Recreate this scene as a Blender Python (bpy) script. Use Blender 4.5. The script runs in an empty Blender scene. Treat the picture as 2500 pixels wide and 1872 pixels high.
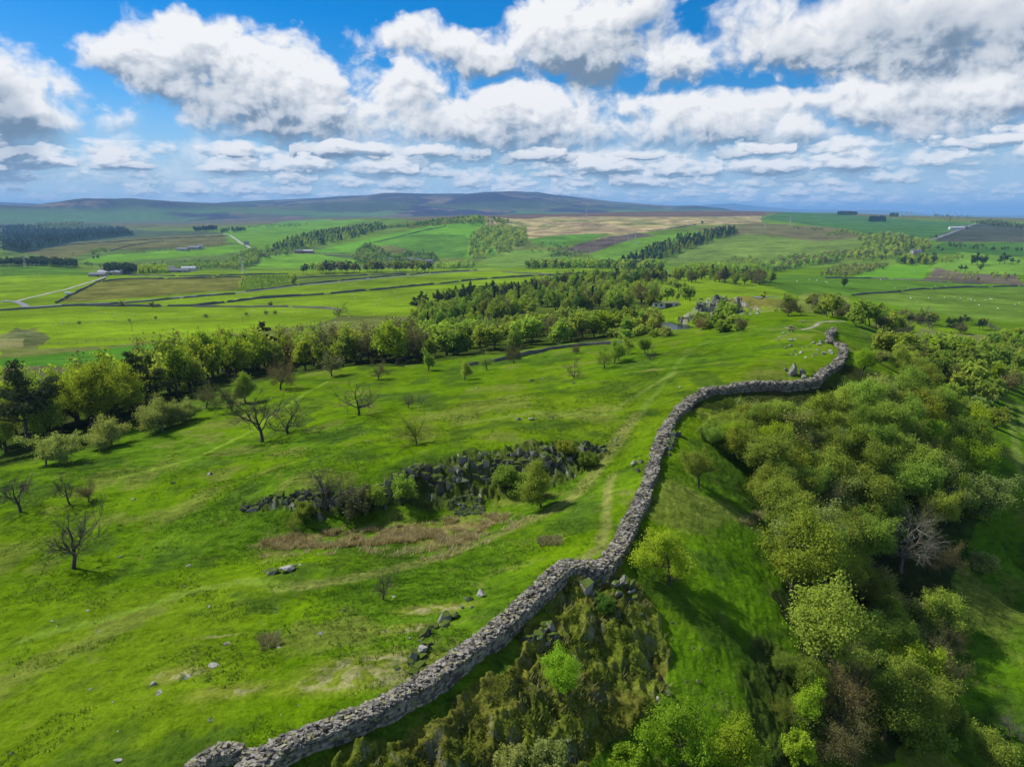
import bpy, math, random
import numpy as np
from mathutils import Vector

# ------------------------------------------------------------------ camera, sky, sun, exposure
scene = bpy.context.scene
COL = scene.collection
PXF, PCX, PCY = 1700.0, 1250.0, 936.0            # focal length and centre of the photograph in its pixels
PITCH = math.atan((PCY - 520.0) / PXF)           # the horizon lies on row 520
CAMZ = 30.0                                      # the drone hovers 30 m above the ridge

cam_data = bpy.data.cameras.new('camera')
cam_data.sensor_width = 36.0
cam_data.lens = PXF / 2500.0 * 36.0
cam_data.clip_start, cam_data.clip_end = 0.5, 120000.0
camera = bpy.data.objects.new('camera', cam_data)
camera.location = (0, 0, CAMZ)
camera.rotation_euler = (math.pi / 2 - PITCH, 0, 0)
COL.objects.link(camera)
scene.camera = camera

SUN_EL, SUN_AZ = math.radians(47), math.radians(-68)      # azimuth from +Y, clockwise
sun_dir = Vector((math.cos(SUN_EL) * math.sin(SUN_AZ), math.cos(SUN_EL) * math.cos(SUN_AZ), math.sin(SUN_EL)))
sun_data = bpy.data.lights.new('sun', 'SUN')
sun_data.energy = 5.0
sun_data.angle = math.radians(0.6)
sun_data.color = (1.0, 0.95, 0.86)
sun = bpy.data.objects.new('sun', sun_data)
sun.rotation_euler = sun_dir.to_track_quat('Z', 'Y').to_euler()
COL.objects.link(sun)

scene.view_settings.view_transform = 'Standard'
scene.view_settings.look = 'None'
scene.view_settings.exposure = 0.18
scene.view_settings.gamma = 1.0
scene.render.engine = 'CYCLES'
scene.cycles.use_denoising = True
scene.cycles.max_bounces = 4
scene.cycles.diffuse_bounces = 3
scene.cycles.glossy_bounces = 2
scene.cycles.transmission_bounces = 2
scene.cycles.transparent_max_bounces = 4
scene.cycles.volume_bounces = 0


class NT:
    """Small helper that writes a node tree as expressions."""
    def __init__(self, tree):
        self.t = tree

    def node(self, kind, **kw):
        n = self.t.nodes.new(kind)
        for k, v in kw.items():
            setattr(n, k, v)
        return n

    def put(self, sock, v):
        if isinstance(v, bpy.types.NodeSocket):
            self.t.links.new(v, sock)
        elif v is not None:
            sock.default_value = v

    def m(self, op, a, b=None, c=None, clamp=False):
        n = self.node('ShaderNodeMath', operation=op, use_clamp=clamp)
        for i, v in enumerate((a, b, c)):
            if v is not None:
                self.put(n.inputs[i], v)
        return n.outputs[0]

    def add(self, a, b): return self.m('ADD', a, b)
    def sub(self, a, b): return self.m('SUBTRACT', a, b)
    def mul(self, a, b): return self.m('MULTIPLY', a, b)
    def div(self, a, b): return self.m('DIVIDE', a, b)
    def mx(self, a, b): return self.m('MAXIMUM', a, b)
    def mn(self, a, b): return self.m('MINIMUM', a, b)
    def mad(self, a, b, c): return self.m('MULTIPLY_ADD', a, b, c)

    def ramp(self, v, a, b, lo=0.0, hi=1.0, smooth=True):
        n = self.node('ShaderNodeMapRange', interpolation_type='SMOOTHSTEP' if smooth else 'LINEAR')
        n.clamp = True
        for i, x in enumerate((v, a, b, lo, hi)):
            self.put(n.inputs[i], x)
        return n.outputs[0]

    def xyz(self, x, y, z=0.0):
        n = self.node('ShaderNodeCombineXYZ')
        for i, v in enumerate((x, y, z)):
            self.put(n.inputs[i], v)
        return n.outputs[0]

    def sep(self, v):
        n = self.node('ShaderNodeSeparateXYZ')
        self.put(n.inputs[0], v)
        return n.outputs

    def mix(self, f, a, b, blend='MIX'):
        n = self.node('ShaderNodeMix', data_type='RGBA', blend_type=blend)
        self.put(n.inputs[0], f)
        for i, v in ((6, a), (7, b)):
            self.put(n.inputs[i], (*v, 1.0) if isinstance(v, tuple) and len(v) == 3 else v)
        return n.outputs[2]

    def noise(self, vec, scale, detail=4.0, rough=0.55, dist=0.0, dims='3D'):
        n = self.node('ShaderNodeTexNoise', noise_dimensions=dims)
        self.put(n.inputs['Vector'], vec)
        n.inputs['Scale'].default_value = scale
        n.inputs['Detail'].default_value = detail
        n.inputs['Roughness'].default_value = rough
        n.inputs['Distortion'].default_value = dist
        return n.outputs[0]

    def voro(self, vec, scale, detail=3.0, rough=0.5, smooth=None):
        n = self.node('ShaderNodeTexVoronoi', voronoi_dimensions='2D', feature='F1' if smooth is None else 'SMOOTH_F1')
        self.put(n.inputs['Vector'], vec)
        n.inputs['Scale'].default_value = scale
        n.inputs['Detail'].default_value = detail
        n.inputs['Roughness'].default_value = rough
        if smooth is not None:
            n.inputs['Smoothness'].default_value = smooth
        n.normalize = True
        return n.outputs['Distance']


def pixdir(px, py):
    a, b = (np.asarray(px, float) - PCX) / PXF, -(np.asarray(py, float) - PCY) / PXF
    s, c = math.sin(PITCH), math.cos(PITCH)
    return a, c + b * s, -s + b * c


def azel(px, py):
    x, y, z = pixdir(px, py)
    return math.atan2(x, y), math.atan2(z, math.hypot(x, y))


# The sky: Sky Texture with procedural cumulus, laid out by compass bearing and height above the horizon
CLOUDS = [  # column, row, half width, half height, weight
    (20, 280, 130, 150, 1.15), (115, 290, 55, 75, .95), (5, 400, 140, 60, .8),
    (270, 118, 115, 52, .95), (430, 130, 170, 95, 1.1), (600, 150, 190, 100, 1.1), (680, 250, 250, 120, 1.15), (830, 300, 150, 90, 1.0),
    (450, 215, 130, 60, .85), (265, 282, 62, 32, .42), (285, 345, 60, 24, .6),
    (1000, 215, 110, 80, .95), (1180, 290, 330, 105, 1.2), (1350, 320, 220, 80, 1.0),
    (980, 95, 140, 50, .8), (1130, 130, 190, 60, .9), (1400, 95, 230, 105, 1.15), (1510, 40, 170, 80, 1.0), (1640, 160, 130, 60, .95),
    (1960, 80, 220, 90, 1.0), (1850, 30, 130, 60, .8), (2250, 70, 330, 125, 1.25), (2480, 60, 200, 110, 1.1), (1890, 120, 110, 50, .8),
    (2200, 255, 230, 70, 1.05), (2420, 235, 170, 85, 1.1), (2010, 255, 110, 35, .65), (2330, 320, 230, 50, .9),
    (1700, 310, 330, 70, 1.1), (1560, 265, 110, 45, .9), (1940, 330, 120, 50, .9),
    (650, 400, 300, 50, .9), (1000, 385, 300, 50, .9), (330, 440, 220, 35, .6), (1500, 400, 400, 45, .85), (2150, 400, 420, 50, .75),
]


def build_world():
    w = bpy.data.worlds.new('World')
    scene.world = w
    w.use_nodes = True
    w.cycles.sampling_method = 'MANUAL'
    w.cycles.sample_map_resolution = 512
    t = w.node_tree
    t.nodes.clear()
    g = bpy.data.node_groups.new('cloud_density', 'ShaderNodeTree')
    g.interface.new_socket('Bearing', in_out='INPUT', socket_type='NodeSocketFloat')
    g.interface.new_socket('Height', in_out='INPUT', socket_type='NodeSocketFloat')
    g.interface.new_socket('Density', in_out='OUTPUT', socket_type='NodeSocketFloat')
    g.interface.new_socket('Level', in_out='OUTPUT', socket_type='NodeSocketFloat')
    n = NT(g)
    gi, go = g.nodes.new('NodeGroupInput'), g.nodes.new('NodeGroupOutput')
    az, el = gi.outputs[0], gi.outputs[1]
    # a slow warp so that no outline is a plain oval
    pv = n.xyz(az, n.mul(el, 1.15), 3.7)
    wx = n.mul(n.sub(n.noise(pv, 9.0, 3.0, .6), .5), .085)
    wy = n.mul(n.sub(n.noise(n.xyz(az, el, 9.1), 11.0, 3.0, .6), .5), .06)
    az2, el2 = n.add(az, wx), n.add(el, wy)
    best, lev, wsum = None, None, None
    for (cx, cy, rx, ry, wt) in CLOUDS:
        a, e = azel(cx, cy)
        dx = n.mul(n.sub(az2, a), PXF / rx)
        dy = n.mul(n.sub(el2, e), PXF / ry)
        q = n.mul(n.m('SUBTRACT', 1.0, n.add(n.mul(dx, dx), n.mul(dy, dy))), wt)
        best = q if best is None else n.m('SMOOTH_MAX', best, q, .35)
        wgt = n.m('POWER', n.mx(q, .0), 2.0)
        lev = n.mul(wgt, dy) if lev is None else n.mad(wgt, dy, lev)
        wsum = wgt if wsum is None else n.add(wsum, wgt)
    level = n.div(lev, n.add(wsum, .05))
    best = n.mx(best, -1.3)
    # rows of small clouds that close up towards the horizon, each with a flat base
    clump = n.mul(n.sub(n.noise(n.xyz(n.mul(az, 3.1), n.mul(el, 26.0), 4.4), 1.0, 2.0, .5), .5), 3.0)

    def row_layer(shift, seed):
        e3 = n.mx(n.add(el, n.mul(wy, .12)), 0.0)
        rv = n.add(n.mul(n.m('LOGARITHM', n.div(n.add(e3, .020), .1), 2.71828), 1.9), shift)
        row = n.m('FLOOR', rv)
        ki = n.mul(n.m('EXPONENT', n.mul(n.sub(n.add(row, .5), shift), 1 / 1.9)), .1)
        wn0 = n.node('ShaderNodeTexWhiteNoise', noise_dimensions='1D')
        n.put(wn0.inputs['W'], n.add(row, seed))
        ru = n.add(n.div(n.mul(n.add(az, n.mul(wx, .12)), .75), ki), n.mul(wn0.outputs[0], 9.0))
        cell = n.m('FLOOR', ru)
        wn = n.node('ShaderNodeTexWhiteNoise', noise_dimensions='3D')
        n.put(wn.inputs['Vector'], n.xyz(cell, row, seed))
        r1, r2, r3 = n.sep(wn.outputs['Color'])
        dx = n.sub(n.sub(ru, cell), n.mad(r1, .3, .35))
        dy = n.sub(n.sub(rv, row), n.mad(r2, .2, .38))
        wd = n.mad(r3, .3, .36)
        dx = n.div(dx, wd)
        fr = n.noise(n.xyz(ru, n.mul(rv, 1.1), seed), 2.3, 4.0, .62, .3)
        fr = n.add(fr, n.mul(n.voro(n.xyz(n.add(ru, seed), rv, 0.0), 4.5, 1.0, .5), -.45))
        dys = n.mul(dy, n.ramp(dy, -.2, .0, 3.6, 2.1))
        return n.add(n.mul(n.sub(fr, .26), 3.2), n.sub(n.add(n.mad(r2, .9, .5), clump), n.add(n.mul(dx, dx), n.mul(dys, dys)))), dys
    rqa, dya = row_layer(0.0, 1.0)
    rqb, dyb = row_layer(.5, 7.0)
    f1 = n.m('GREATER_THAN', rqb, rqa)
    rq = n.mx(rqa, rqb)
    dys = n.add(n.mul(dya, n.sub(1.0, f1)), n.mul(dyb, f1))
    rowfade = n.mul(n.ramp(n.add(el, n.mul(n.sub(wy, .0), .35)), math.radians(6.8), math.radians(4.4)), n.ramp(el, math.radians(-.3), math.radians(1.2), .8, 1.0))
    rowd = n.add(n.mul(rq, 1.0), n.mul(n.sub(rowfade, 1.0), 2.0))
    rw = n.m('GREATER_THAN', rowd, best)
    shape = n.m('SMOOTH_MAX', best, rowd, .12)
    level = n.add(n.mul(level, n.sub(1.0, rw)), n.mul(n.mul(dys, 1.15), rw))
    # billows: folded fractal cells plus fine fray; finer towards the horizon
    sc = n.div(1.0, n.add(.45, n.mul(el, 3.2)))
    bv = n.xyz(n.mul(az2, 1.0), n.mul(el2, 1.25), 0.0)
    bil = n.voro(bv, 13.0, 3.0, .52, .5)
    bil2 = n.voro(n.xyz(n.add(az2, 3.3), n.mul(el2, 1.3), 0.0), 34.0, 2.0, .55)
    fray = n.noise(n.xyz(az, n.mul(el, 1.2), 5.0), 26.0, 8.0, .62, .35)
    big = n.noise(n.xyz(az, n.mul(el, 1.3), 2.0), 7.5, 3.0, .5)
    bil = n.mad(n.sub(bil, .42), n.ramp(el, .0, .12, .25, 1.0), .42)
    fray = n.mad(n.sub(fray, .5), n.ramp(el, .0, .1, .35, 1.0), .5)
    sheet = n.mul(n.ramp(az, .16, .34), n.ramp(el, .15, .23))          # the northern sheet is smooth
    soft = n.m('SUBTRACT', 1.0, n.mul(sheet, .65))
    fray = n.mad(n.sub(fray, .5), soft, .5)
    bil = n.mad(n.sub(bil, .42), soft, .42)
    d = n.add(n.mul(shape, .62), n.mul(n.m('SUBTRACT', .42, bil), 1.0))
    d = n.add(d, n.mul(n.m('SUBTRACT', .4, bil2), .42))
    d = n.add(d, n.mul(n.sub(fray, .5), .85))
    d = n.add(d, n.mul(n.sub(big, .5), .7))
    d = n.sub(d, .26)
    n.put(go.inputs[0], d)
    n.put(go.inputs[1], level)

    n = NT(t)
    tc = n.node('ShaderNodeTexCoord')
    x, y, z = n.sep(tc.outputs['Generated'])
    az = n.m('ARCTAN2', x, y)
    el = n.m('ARCSINE', z)

    near = n.ramp(el, 0.0, .13, .18, 1.0, smooth=False)

    def dens(da, de):
        q = n.node('ShaderNodeGroup')
        q.node_tree = g
        n.put(q.inputs[0], n.mad(near, da, az) if da else az)
        n.put(q.inputs[1], n.mad(near, de, el) if de else el)
        return q.outputs
    d0 = dens(0, 0)
    d1 = dens(-.007, .010)[0]
    d2 = dens(-.018, .028)[0]
    d3 = dens(-.030, .060)[0]
    alpha = n.ramp(d0[0], n.ramp(el, .06, .13, -.26, -.05), n.ramp(el, .06, .13, .85, .38))
    lev = d0[1]
    occ = n.mul(n.ramp(n.sub(d1, d0[0]), -.22, .30), .42)
    occ = n.add(occ, n.mul(n.ramp(n.sub(d2, n.mul(d0[0], .5)), -.1, .7), .20))
    occ = n.add(occ, n.mul(n.ramp(d3, 0.05, 1.1), .16))
    occ = n.add(occ, n.mul(n.ramp(lev, .45, -.75), .48))
    thick = n.ramp(d0[0], .1, .9)
    # the big sheet high to the north is seen from below
    over = n.mul(n.ramp(az, .20, .46), n.ramp(el, .165, .225))
    over = n.mx(over, n.mul(n.mul(n.ramp(az, .10, .20), n.ramp(az, .30, .22)), n.mul(n.ramp(el, .275, .235), n.ramp(el, .19, .21))))
    occ = n.add(occ, n.mul(n.mul(over, thick), .62))
    left = n.mul(n.ramp(az, -.56, -.585), n.mul(n.ramp(el, .19, .12), thick))
    occ = n.add(occ, n.mul(left, .45))
    lum = n.ramp(occ, .19, 1.02, 1.0, 0.0, smooth=False)
    ccol = n.mix(lum, (.23, .325, .45), (1.0, 1.0, 1.0))
    ccol = n.mix(n.ramp(lum, .0, .45), (.19, .27, .37), ccol)
    low = n.ramp(el, math.radians(4.5), 0.0)
    ccol = n.mix(n.mul(low, .35), ccol, (.55, .70, .86))
    sky = n.node('ShaderNodeTexSky', sky_type='NISHITA', sun_disc=False)
    sky.sun_elevation, sky.sun_rotation = SUN_EL, SUN_AZ
    sky.altitude, sky.air_density, sky.dust_density, sky.ozone_density = 300, 1.0, .5, 2.5
    blue = n.mix(1.0, sky.outputs[0], SKY_TINT, 'MULTIPLY')
    hs = n.node('ShaderNodeHueSaturation')
    hs.inputs['Saturation'].default_value = 1.42
    n.put(hs.inputs['Color'], blue)
    hor = n.ramp(el, math.radians(9), math.radians(-.5))
    hsky = n.mix(n.mul(hor, .85), hs.outputs[0], (4.0, 5.7, 7.6))
    white = n.mix(1.0, ccol, (CLOUD_GAIN,) * 3, 'MULTIPLY')
    final = n.mix(alpha, hsky, white)
    bg = n.node('ShaderNodeBackground')
    n.put(bg.inputs[0], final)
    bg.inputs[1].default_value = .1
    clear = n.node('ShaderNodeBackground')          # the rest of the sky is clear
    pale = n.node('ShaderNodeHueSaturation')
    pale.inputs['Saturation'].default_value = .7
    n.put(pale.inputs['Color'], blue)
    n.put(clear.inputs[0], pale.outputs[0])
    clear.inputs[1].default_value = .14
    west = n.mul(n.m('LESS_THAN', n.m('ABSOLUTE', az), .95), n.mul(n.m('GREATER_THAN', el, 0.0), n.m('LESS_THAN', el, .42)))
    ms = n.node('ShaderNodeMixShader')
    n.put(ms.inputs[0], west)
    t.links.new(clear.outputs[0], ms.inputs[1])
    t.links.new(bg.outputs[0], ms.inputs[2])
    out = n.node('ShaderNodeOutputWorld')
    t.links.new(ms.outputs[0], out.inputs[0])


SKY_TINT = (.76, .88, 1.04)
CLOUD_GAIN = 8.5
build_world()


# ------------------------------------------------------------------ noise
def hash2(ix, iy, seed):
    h = (ix.astype(np.int64) * 374761393 + iy.astype(np.int64) * 668265263 + seed * 974634777) & 0xffffffff
    h = ((h ^ (h >> 13)) * 1274126177) & 0xffffffff
    return (((h ^ (h >> 16)) & 0xffffff) / float(0xffffff)).astype(np.float32)


def vnoise(x, y, seed=0):
    x, y = np.asarray(x, np.float32), np.asarray(y, np.float32)
    ix, iy = np.floor(x), np.floor(y)
    fx, fy = x - ix, y - iy
    fx, fy = fx * fx * (3 - 2 * fx), fy * fy * (3 - 2 * fy)
    a, b = hash2(ix, iy, seed), hash2(ix + 1, iy, seed)
    c, d = hash2(ix, iy + 1, seed), hash2(ix + 1, iy + 1, seed)
    return (a + (b - a) * fx) * (1 - fy) + (c + (d - c) * fx) * fy


def fbm(x, y, octaves=4, seed=0, gain=.5, lac=2.03):
    out, amp, tot = 0.0, 1.0, 0.0
    for o in range(octaves):
        out = out + amp * vnoise(x, y, seed + o * 17)
        tot += amp
        amp *= gain
        x, y = x * lac + 11.3, y * lac - 7.1
    return out / tot


def sstep(a, b, x):
    t = np.clip((x - a) / (b - a), 0, 1)
    return t * t * (3 - 2 * t)


# ------------------------------------------------------------------ terrain: heights surveyed at points seen in the photograph
def pxyz(px, py, z):
    """The point of height z on the sight line of a pixel."""
    dx, dy, dz = pixdir(px, py)
    k = (z - CAMZ) / dz
    return dx * k, dy * k, z


SURVEY = [  # column, row, height (0 = the ridge)
    # ridge under the stone wall
    (440, 1868, -1.5), (620, 1850, -.5), (740, 1800, .0), (900, 1738, .2), (1000, 1680, .2), (1150, 1590, .2), (1250, 1500, .2), (1330, 1420, .4), (1400, 1390, .5),
    (1470, 1350, -.2), (1530, 1260, -.8), (1580, 1180, -.8), (1600, 1110, -.2), (1620, 1070, .3), (1650, 1010, .8), (1700, 960, 1.2),
    (1760, 940, 1.6), (1870, 935, 1.8), (1990, 932, 1.8), (2050, 890, 2.0), (2060, 860, 2.0), (2030, 815, 2.2),
    # near pasture south of the ridge
    (0, 1872, -4), (250, 1872, -2.5), (0, 1700, -5.5), (250, 1700, -3.5), (500, 1700, -2.0), (750, 1650, -1.0), (900, 1600, -.8),
    (0, 1500, -8), (250, 1500, -6.3), (500, 1500, -4.5), (750, 1450, -3.8), (930, 1430, -3.2), (1100, 1470, -1.5), (1200, 1420, -2.2), (1300, 1370, -1.5),
    (0, 1350, -10), (200, 1350, -9), (400, 1350, -8.2), (600, 1380, -6.0), (750, 1380, -4.6), (1000, 1380, -4.0),
    (650, 1330, -6.6), (900, 1325, -6.5), (1100, 1320, -6.0), (1230, 1290, -5.0), (1350, 1280, -3.6),
    # the small crag in the pasture: foot, then brink
    (600, 1255, -6.0), (780, 1278, -6.3), (900, 1255, -6.4), (1050, 1250, -6.3), (1200, 1232, -6.2), (1320, 1208, -5.6), (1410, 1170, -4.6), (1470, 1120, -3.4), (1530, 1110, -3.0),
    (560, 1225, -5.6), (650, 1212, -4.5), (800, 1190, -3.1), (950, 1168, -2.6), (1020, 1132, -2.0), (1150, 1105, -1.5), (1280, 1085, -1.6), (1380, 1080, -2.0), (1470, 1084, -2.8),
    (0, 1230, -11.5), (300, 1230, -9.5), (480, 1210, -7.5), (600, 1150, -7), (800, 1100, -5.0), (1000, 1070, -3.6), (1200, 1020, -3.4), (1400, 1000, -2.6), (1550, 1000, -1.4), (1530, 1060, -2.2),
    (0, 1150, -13), (200, 1120, -12.5), (400, 1100, -11), (620, 1080, -9.5), (880, 1010, -7.5), (1010, 1080, -4.2),
    (150, 1060, -15), (330, 1000, -15), (500, 950, -15), (700, 925, -13.5), (870, 890, -14), (1130, 870, -13), (1330, 852, -11), (1550, 828, -9),
    (900, 960, -9), (1100, 950, -7), (1300, 930, -5.5), (1450, 880, -4.5), (1300, 880, -8.5), (1600, 880, -2.6), (1750, 880, -.6), (1900, 860, .5), (1950, 800, -.5), (1800, 810, -3.5), (1700, 800, -6),
    (1930, 760, -4), (2060, 775, -3),
    # wood and scrub below the pasture, valley fields behind
    (0, 1040, -21), (200, 960, -27), (400, 900, -30), (640, 850, -32), (900, 820, -33), (1200, 800, -30), (1450, 780, -27), (1660, 790, -25.5), (1640, 815, -25.5), (1700, 780, -25.5), (1600, 775, -25),
    (1705, 741, -16.2), (1750, 729, -14.8), (1800, 726, -14.4), (1850, 725, -14.2), (1900, 735, -16), (1710, 768, -22.4), (1760, 771, -22), (1812, 768, -20.5), (1860, 764, -18.5),
    (0, 860, -42), (300, 850, -42), (0, 790, -50), (400, 790, -50), (800, 780, -46), (1000, 765, -44), (1250, 740, -42), (1500, 710, -40), (1750, 690, -36), (1950, 690, -38),
    (0, 740, -57), (500, 735, -57), (800, 730, -55), (1100, 700, -55), (1350, 680, -54), (1600, 670, -55), (1800, 665, -54),
    (0, 700, -62), (250, 695, -62), (500, 690, -62), (800, 690, -61), (1100, 668, -60), (1400, 655, -59), (1600, 655, -62),
    (120, 672, -64), (300, 672, -66), (500, 667, -66), (800, 664, -67), (1000, 656, -66),
    # valley of the burn and the fields that climb beyond
    (0, 648, -74), (250, 650, -78), (500, 648, -88), (800, 648, -94), (1000, 645, -94), (1200, 645, -90), (1450, 645, -84), (1650, 640, -80), (1900, 640, -72),
    (0, 625, -78), (250, 625, -80), (600, 625, -80), (850, 618, -78), (1100, 620, -80), (1300, 620, -75), (1500, 612, -66), (1750, 620, -64), (1950, 620, -60),
    (100, 600, -76), (350, 605, -68), (600, 600, -62), (850, 592, -58), (1040, 580, -44), (1300, 590, -48), (1550, 585, -42), (1750, 590, -44), (1950, 590, -44),
    (0, 575, -80), (300, 570, -68), (600, 570, -50), (900, 565, -38), (1100, 552, -22), (1250, 560, -26), (1500, 560, -22), (1800, 560, -22), (2050, 560, -22),
    (0, 550, -80), (250, 545, -70), (500, 548, -58), (760, 545, -30), (1000, 538, -6), (1250, 538, 0), (1500, 538, 3), (1800, 538, 2), (2100, 542, -10), (2350, 555, -24), (2500, 558, -26),
    (900, 533, 4), (1150, 524, 24), (1350, 520, 30), (1600, 516, 42), (1850, 516, 42), (2030, 519, 34),
    (2100, 525, 18), (2300, 530, 2), (2500, 534, -12),
    # north of the crag
    (2200, 640, -62), (2450, 640, -62), (2200, 600, -46), (2450, 600, -48), (2100, 670, -58), (2350, 670, -58), (2500, 660, -60),
    (2050, 720, -46), (2250, 720, -50), (2500, 720, -52), (2150, 770, -40), (2500, 780, -44), (2200, 820, -34), (2480, 840, -37), (2000, 745, -22),
    (2100, 1500, -19.5), (2150, 1650, -20.5), (2150, 1800, -20.5),
    (2400, 1400, -24.5), (2480, 1500, -24.5), (2480, 1700, -23.5), (2350, 1750, -22.5), (2480, 1872, -22.5),
    # the strip along the north foot of the wall
    (1490, 1400, -.6), (1440, 1420, -.4), (1340, 1460, -.4), (1260, 1550, -.4), (1180, 1650, -.4), (1080, 1710, -.4), (950, 1770, -.5), (820, 1800, -.4), (720, 1850, -.6),
]
FAR_RIM = [  # beyond and around the picture: bearing in degrees, distance, height
    (-44, 6000, -60), (-30, 6000, -40), (-15, 6000, -10), (0, 6500, 0), (15, 6500, 0), (30, 6500, -50), (44, 6500, -50),
    (-44, 12000, -60), (-22, 12000, -40), (0, 12000, -20), (22, 12000, -60), (44, 12000, -60),
    (-44, 45000, -80), (-22, 45000, -80), (0, 45000, -80), (22, 45000, -80), (44, 45000, -80),
    (-60, 20, -3), (-60, 60, -12), (-60, 200, -35), (-60, 1000, -70), (-60, 5000, -80), (-120, 20, -2), (-120, 100, -10), (-120, 1000, -60), (-120, 8000, -60),
    (180, 15, 0), (180, 100, 0), (180, 1000, -20), (180, 10000, -60), (120, 20, -14), (120, 100, -25), (120, 1000, -50), (120, 8000, -60),
    (60, 25, -17), (60, 60, -24), (60, 200, -33), (60, 1000, -60), (60, 5000, -60), (0, 4, -4), (-90, 6, -1), (90, 8, -12), (0, 15, -6), (40, 20, -16), (-35, 18, -1.5), (20, 20, -13), (-15, 20, -4), (48, 900, -60), (48, 250, -36), (48, 100, -26),
    (180, 45000, -80), (90, 45000, -80), (-90, 45000, -80),
]
RIDGE_PX = [(620, 1850, -.5), (1000, 1680, .2), (1250, 1500, .2), (1400, 1390, .5), (1530, 1260, -.8), (1600, 1110, -.2), (1700, 960, 1.2), (1870, 935, 1.8), (2050, 880, 2.0), (2030, 815, 2.2), (1950, 740, -4)]
NORTH_FALL = [  # metres north of the ridge, height; one row per stretch of the ridge
    [(4, -1.5), (8, -3.2), (14, -5.6), (22, -8.5), (35, -12), (60, -17)],
    [(4, -1.2), (8, -3.2), (13, -5.8), (20, -8.4), (32, -11.5), (45, -16), (70, -20)],
    [(4, -1.3), (8, -3.7), (13, -6.6), (19, -8.4), (27, -10.5), (33, -15), (50, -19.5), (80, -23)],
    [(5, -2.0), (9, -4.4), (14, -6.6), (18, -9.5), (24, -14), (36, -18), (60, -22)],
    [(3, -1.4), (6, -2.4), (10, -4.0), (15, -6.4), (20, -10.5), (28, -15), (45, -19.5), (80, -24)],
    [(3, -.9), (6, -2.2), (12, -5.0), (20, -9.0), (34, -15), (52, -20), (80, -24.5), (130, -28), (210, -32)],
    [(4, .2), (10, -2.6), (20, -7.4), (34, -14), (52, -19.5), (80, -24.5), (130, -28), (210, -32)],
]


def north_survey():
    line = np.array([pxyz(*p)[:2] for p in RIDGE_PX])
    d = line[-2] - line[5]
    far = np.array([d[1], -d[0]]) / np.hypot(*d)
    out = []
    for i, c in enumerate(line[:-1]):
        t = line[i + 1] - line[max(i - 1, 0)]
        nrm = np.array([t[1], -t[0]]) / np.hypot(*t)
        if i >= 5:
            nrm = far
        elif i == 4:
            nrm = nrm * .5 + far * .5
            nrm /= np.hypot(*nrm)
        for off, z in NORTH_FALL[min(i, 6)]:
            p = c + nrm * off
            if np.hypot(*(line - p).T).min() > off * .75:
                out.append((*p, z))
    return out


def fit_heights():
    pts, zs = [], []
    for px, py, z in SURVEY:
        x, y, _ = pxyz(px, py, z)
        if y > 0:
            pts.append((math.atan2(x, y), math.log(math.hypot(x, y))))
            zs.append(z)
    for x, y, z in north_survey():
        pts.append((math.atan2(x, y), math.log(math.hypot(x, y))))
        zs.append(z)
    for deg, r, z in FAR_RIM:
        pts.append((math.radians(deg), math.log(r)))
        zs.append(z)
        if abs(deg) == 180:
            pts.append((-math.radians(deg), math.log(r)))
            zs.append(z)
    P, Z = np.array(pts), np.array(zs)
    C = .012
    d = np.sqrt(((P[:, None, :] - P[None, :, :]) ** 2).sum(-1) + C * C)
    n = len(P)
    A = np.zeros((n + 3, n + 3))
    A[:n, :n] = -d + np.eye(n) * .003
    A[:n, n] = 1
    A[:n, n + 1:] = P
    A[n:, :n] = A[:n, n:].T
    sol = np.linalg.solve(A, np.concatenate([Z, np.zeros(3)]))

    def f(az, lr):
        out = sol[n] + sol[n + 1] * az + sol[n + 2] * lr
        out = out.astype(np.float32)
        for i in range(n):
            out -= np.float32(sol[i]) * np.sqrt((az - np.float32(P[i, 0])) ** 2 + (lr - np.float32(P[i, 1])) ** 2 + np.float32(C * C))
        return out
    return f


# skylines of the distant fells: column, row of the crest
FELLS = [  # (crest points, distance of foot, distance of crest, depth behind)
    ([(-300, 506), (0, 503), (90, 501), (160, 495), (215, 489), (280, 492), (420, 494), (560, 497), (700, 505), (800, 522)], 7000, 9800, 3000),
    ([(150, 530), (300, 517), (430, 503), (560, 494), (700, 488), (830, 482), (930, 479), (1050, 480), (1120, 477), (1180, 471), (1240, 469), (1310, 472), (1400, 482), (1500, 494),
      (1580, 499), (1640, 503), (1700, 502), (1760, 510), (1850, 519), (1950, 532)], 5200, 12500, 3500),
    ([(-300, 500), (0, 494), (60, 496), (130, 500), (300, 512), (420, 530)], 14000, 18000, 3000),
    ([(1500, 525), (1640, 510), (1730, 500), (1790, 497), (1850, 504), (1950, 512), (2050, 513), (2150, 513), (2230, 519), (2300, 526)], 26000, 32000, 5000),
]

DENSE = math.radians(44)
NA, NR = (1060, (620, 430, 240))


def lerp_axis():
    az = np.concatenate([np.radians(np.arange(-180, -44.5, 3.0)), np.linspace(-DENSE, DENSE, NA), np.radians(np.arange(47, 180.1, 3.0))])
    lr = np.concatenate([np.linspace(math.log(1.0), math.log(22), 40, endpoint=False), np.linspace(math.log(22), math.log(240), NR[0], endpoint=False),
                         np.linspace(math.log(240), math.log(3200), NR[1], endpoint=False), np.linspace(math.log(3200), math.log(48000), NR[2])])
    return az.astype(np.float32), lr.astype(np.float32)


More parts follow.
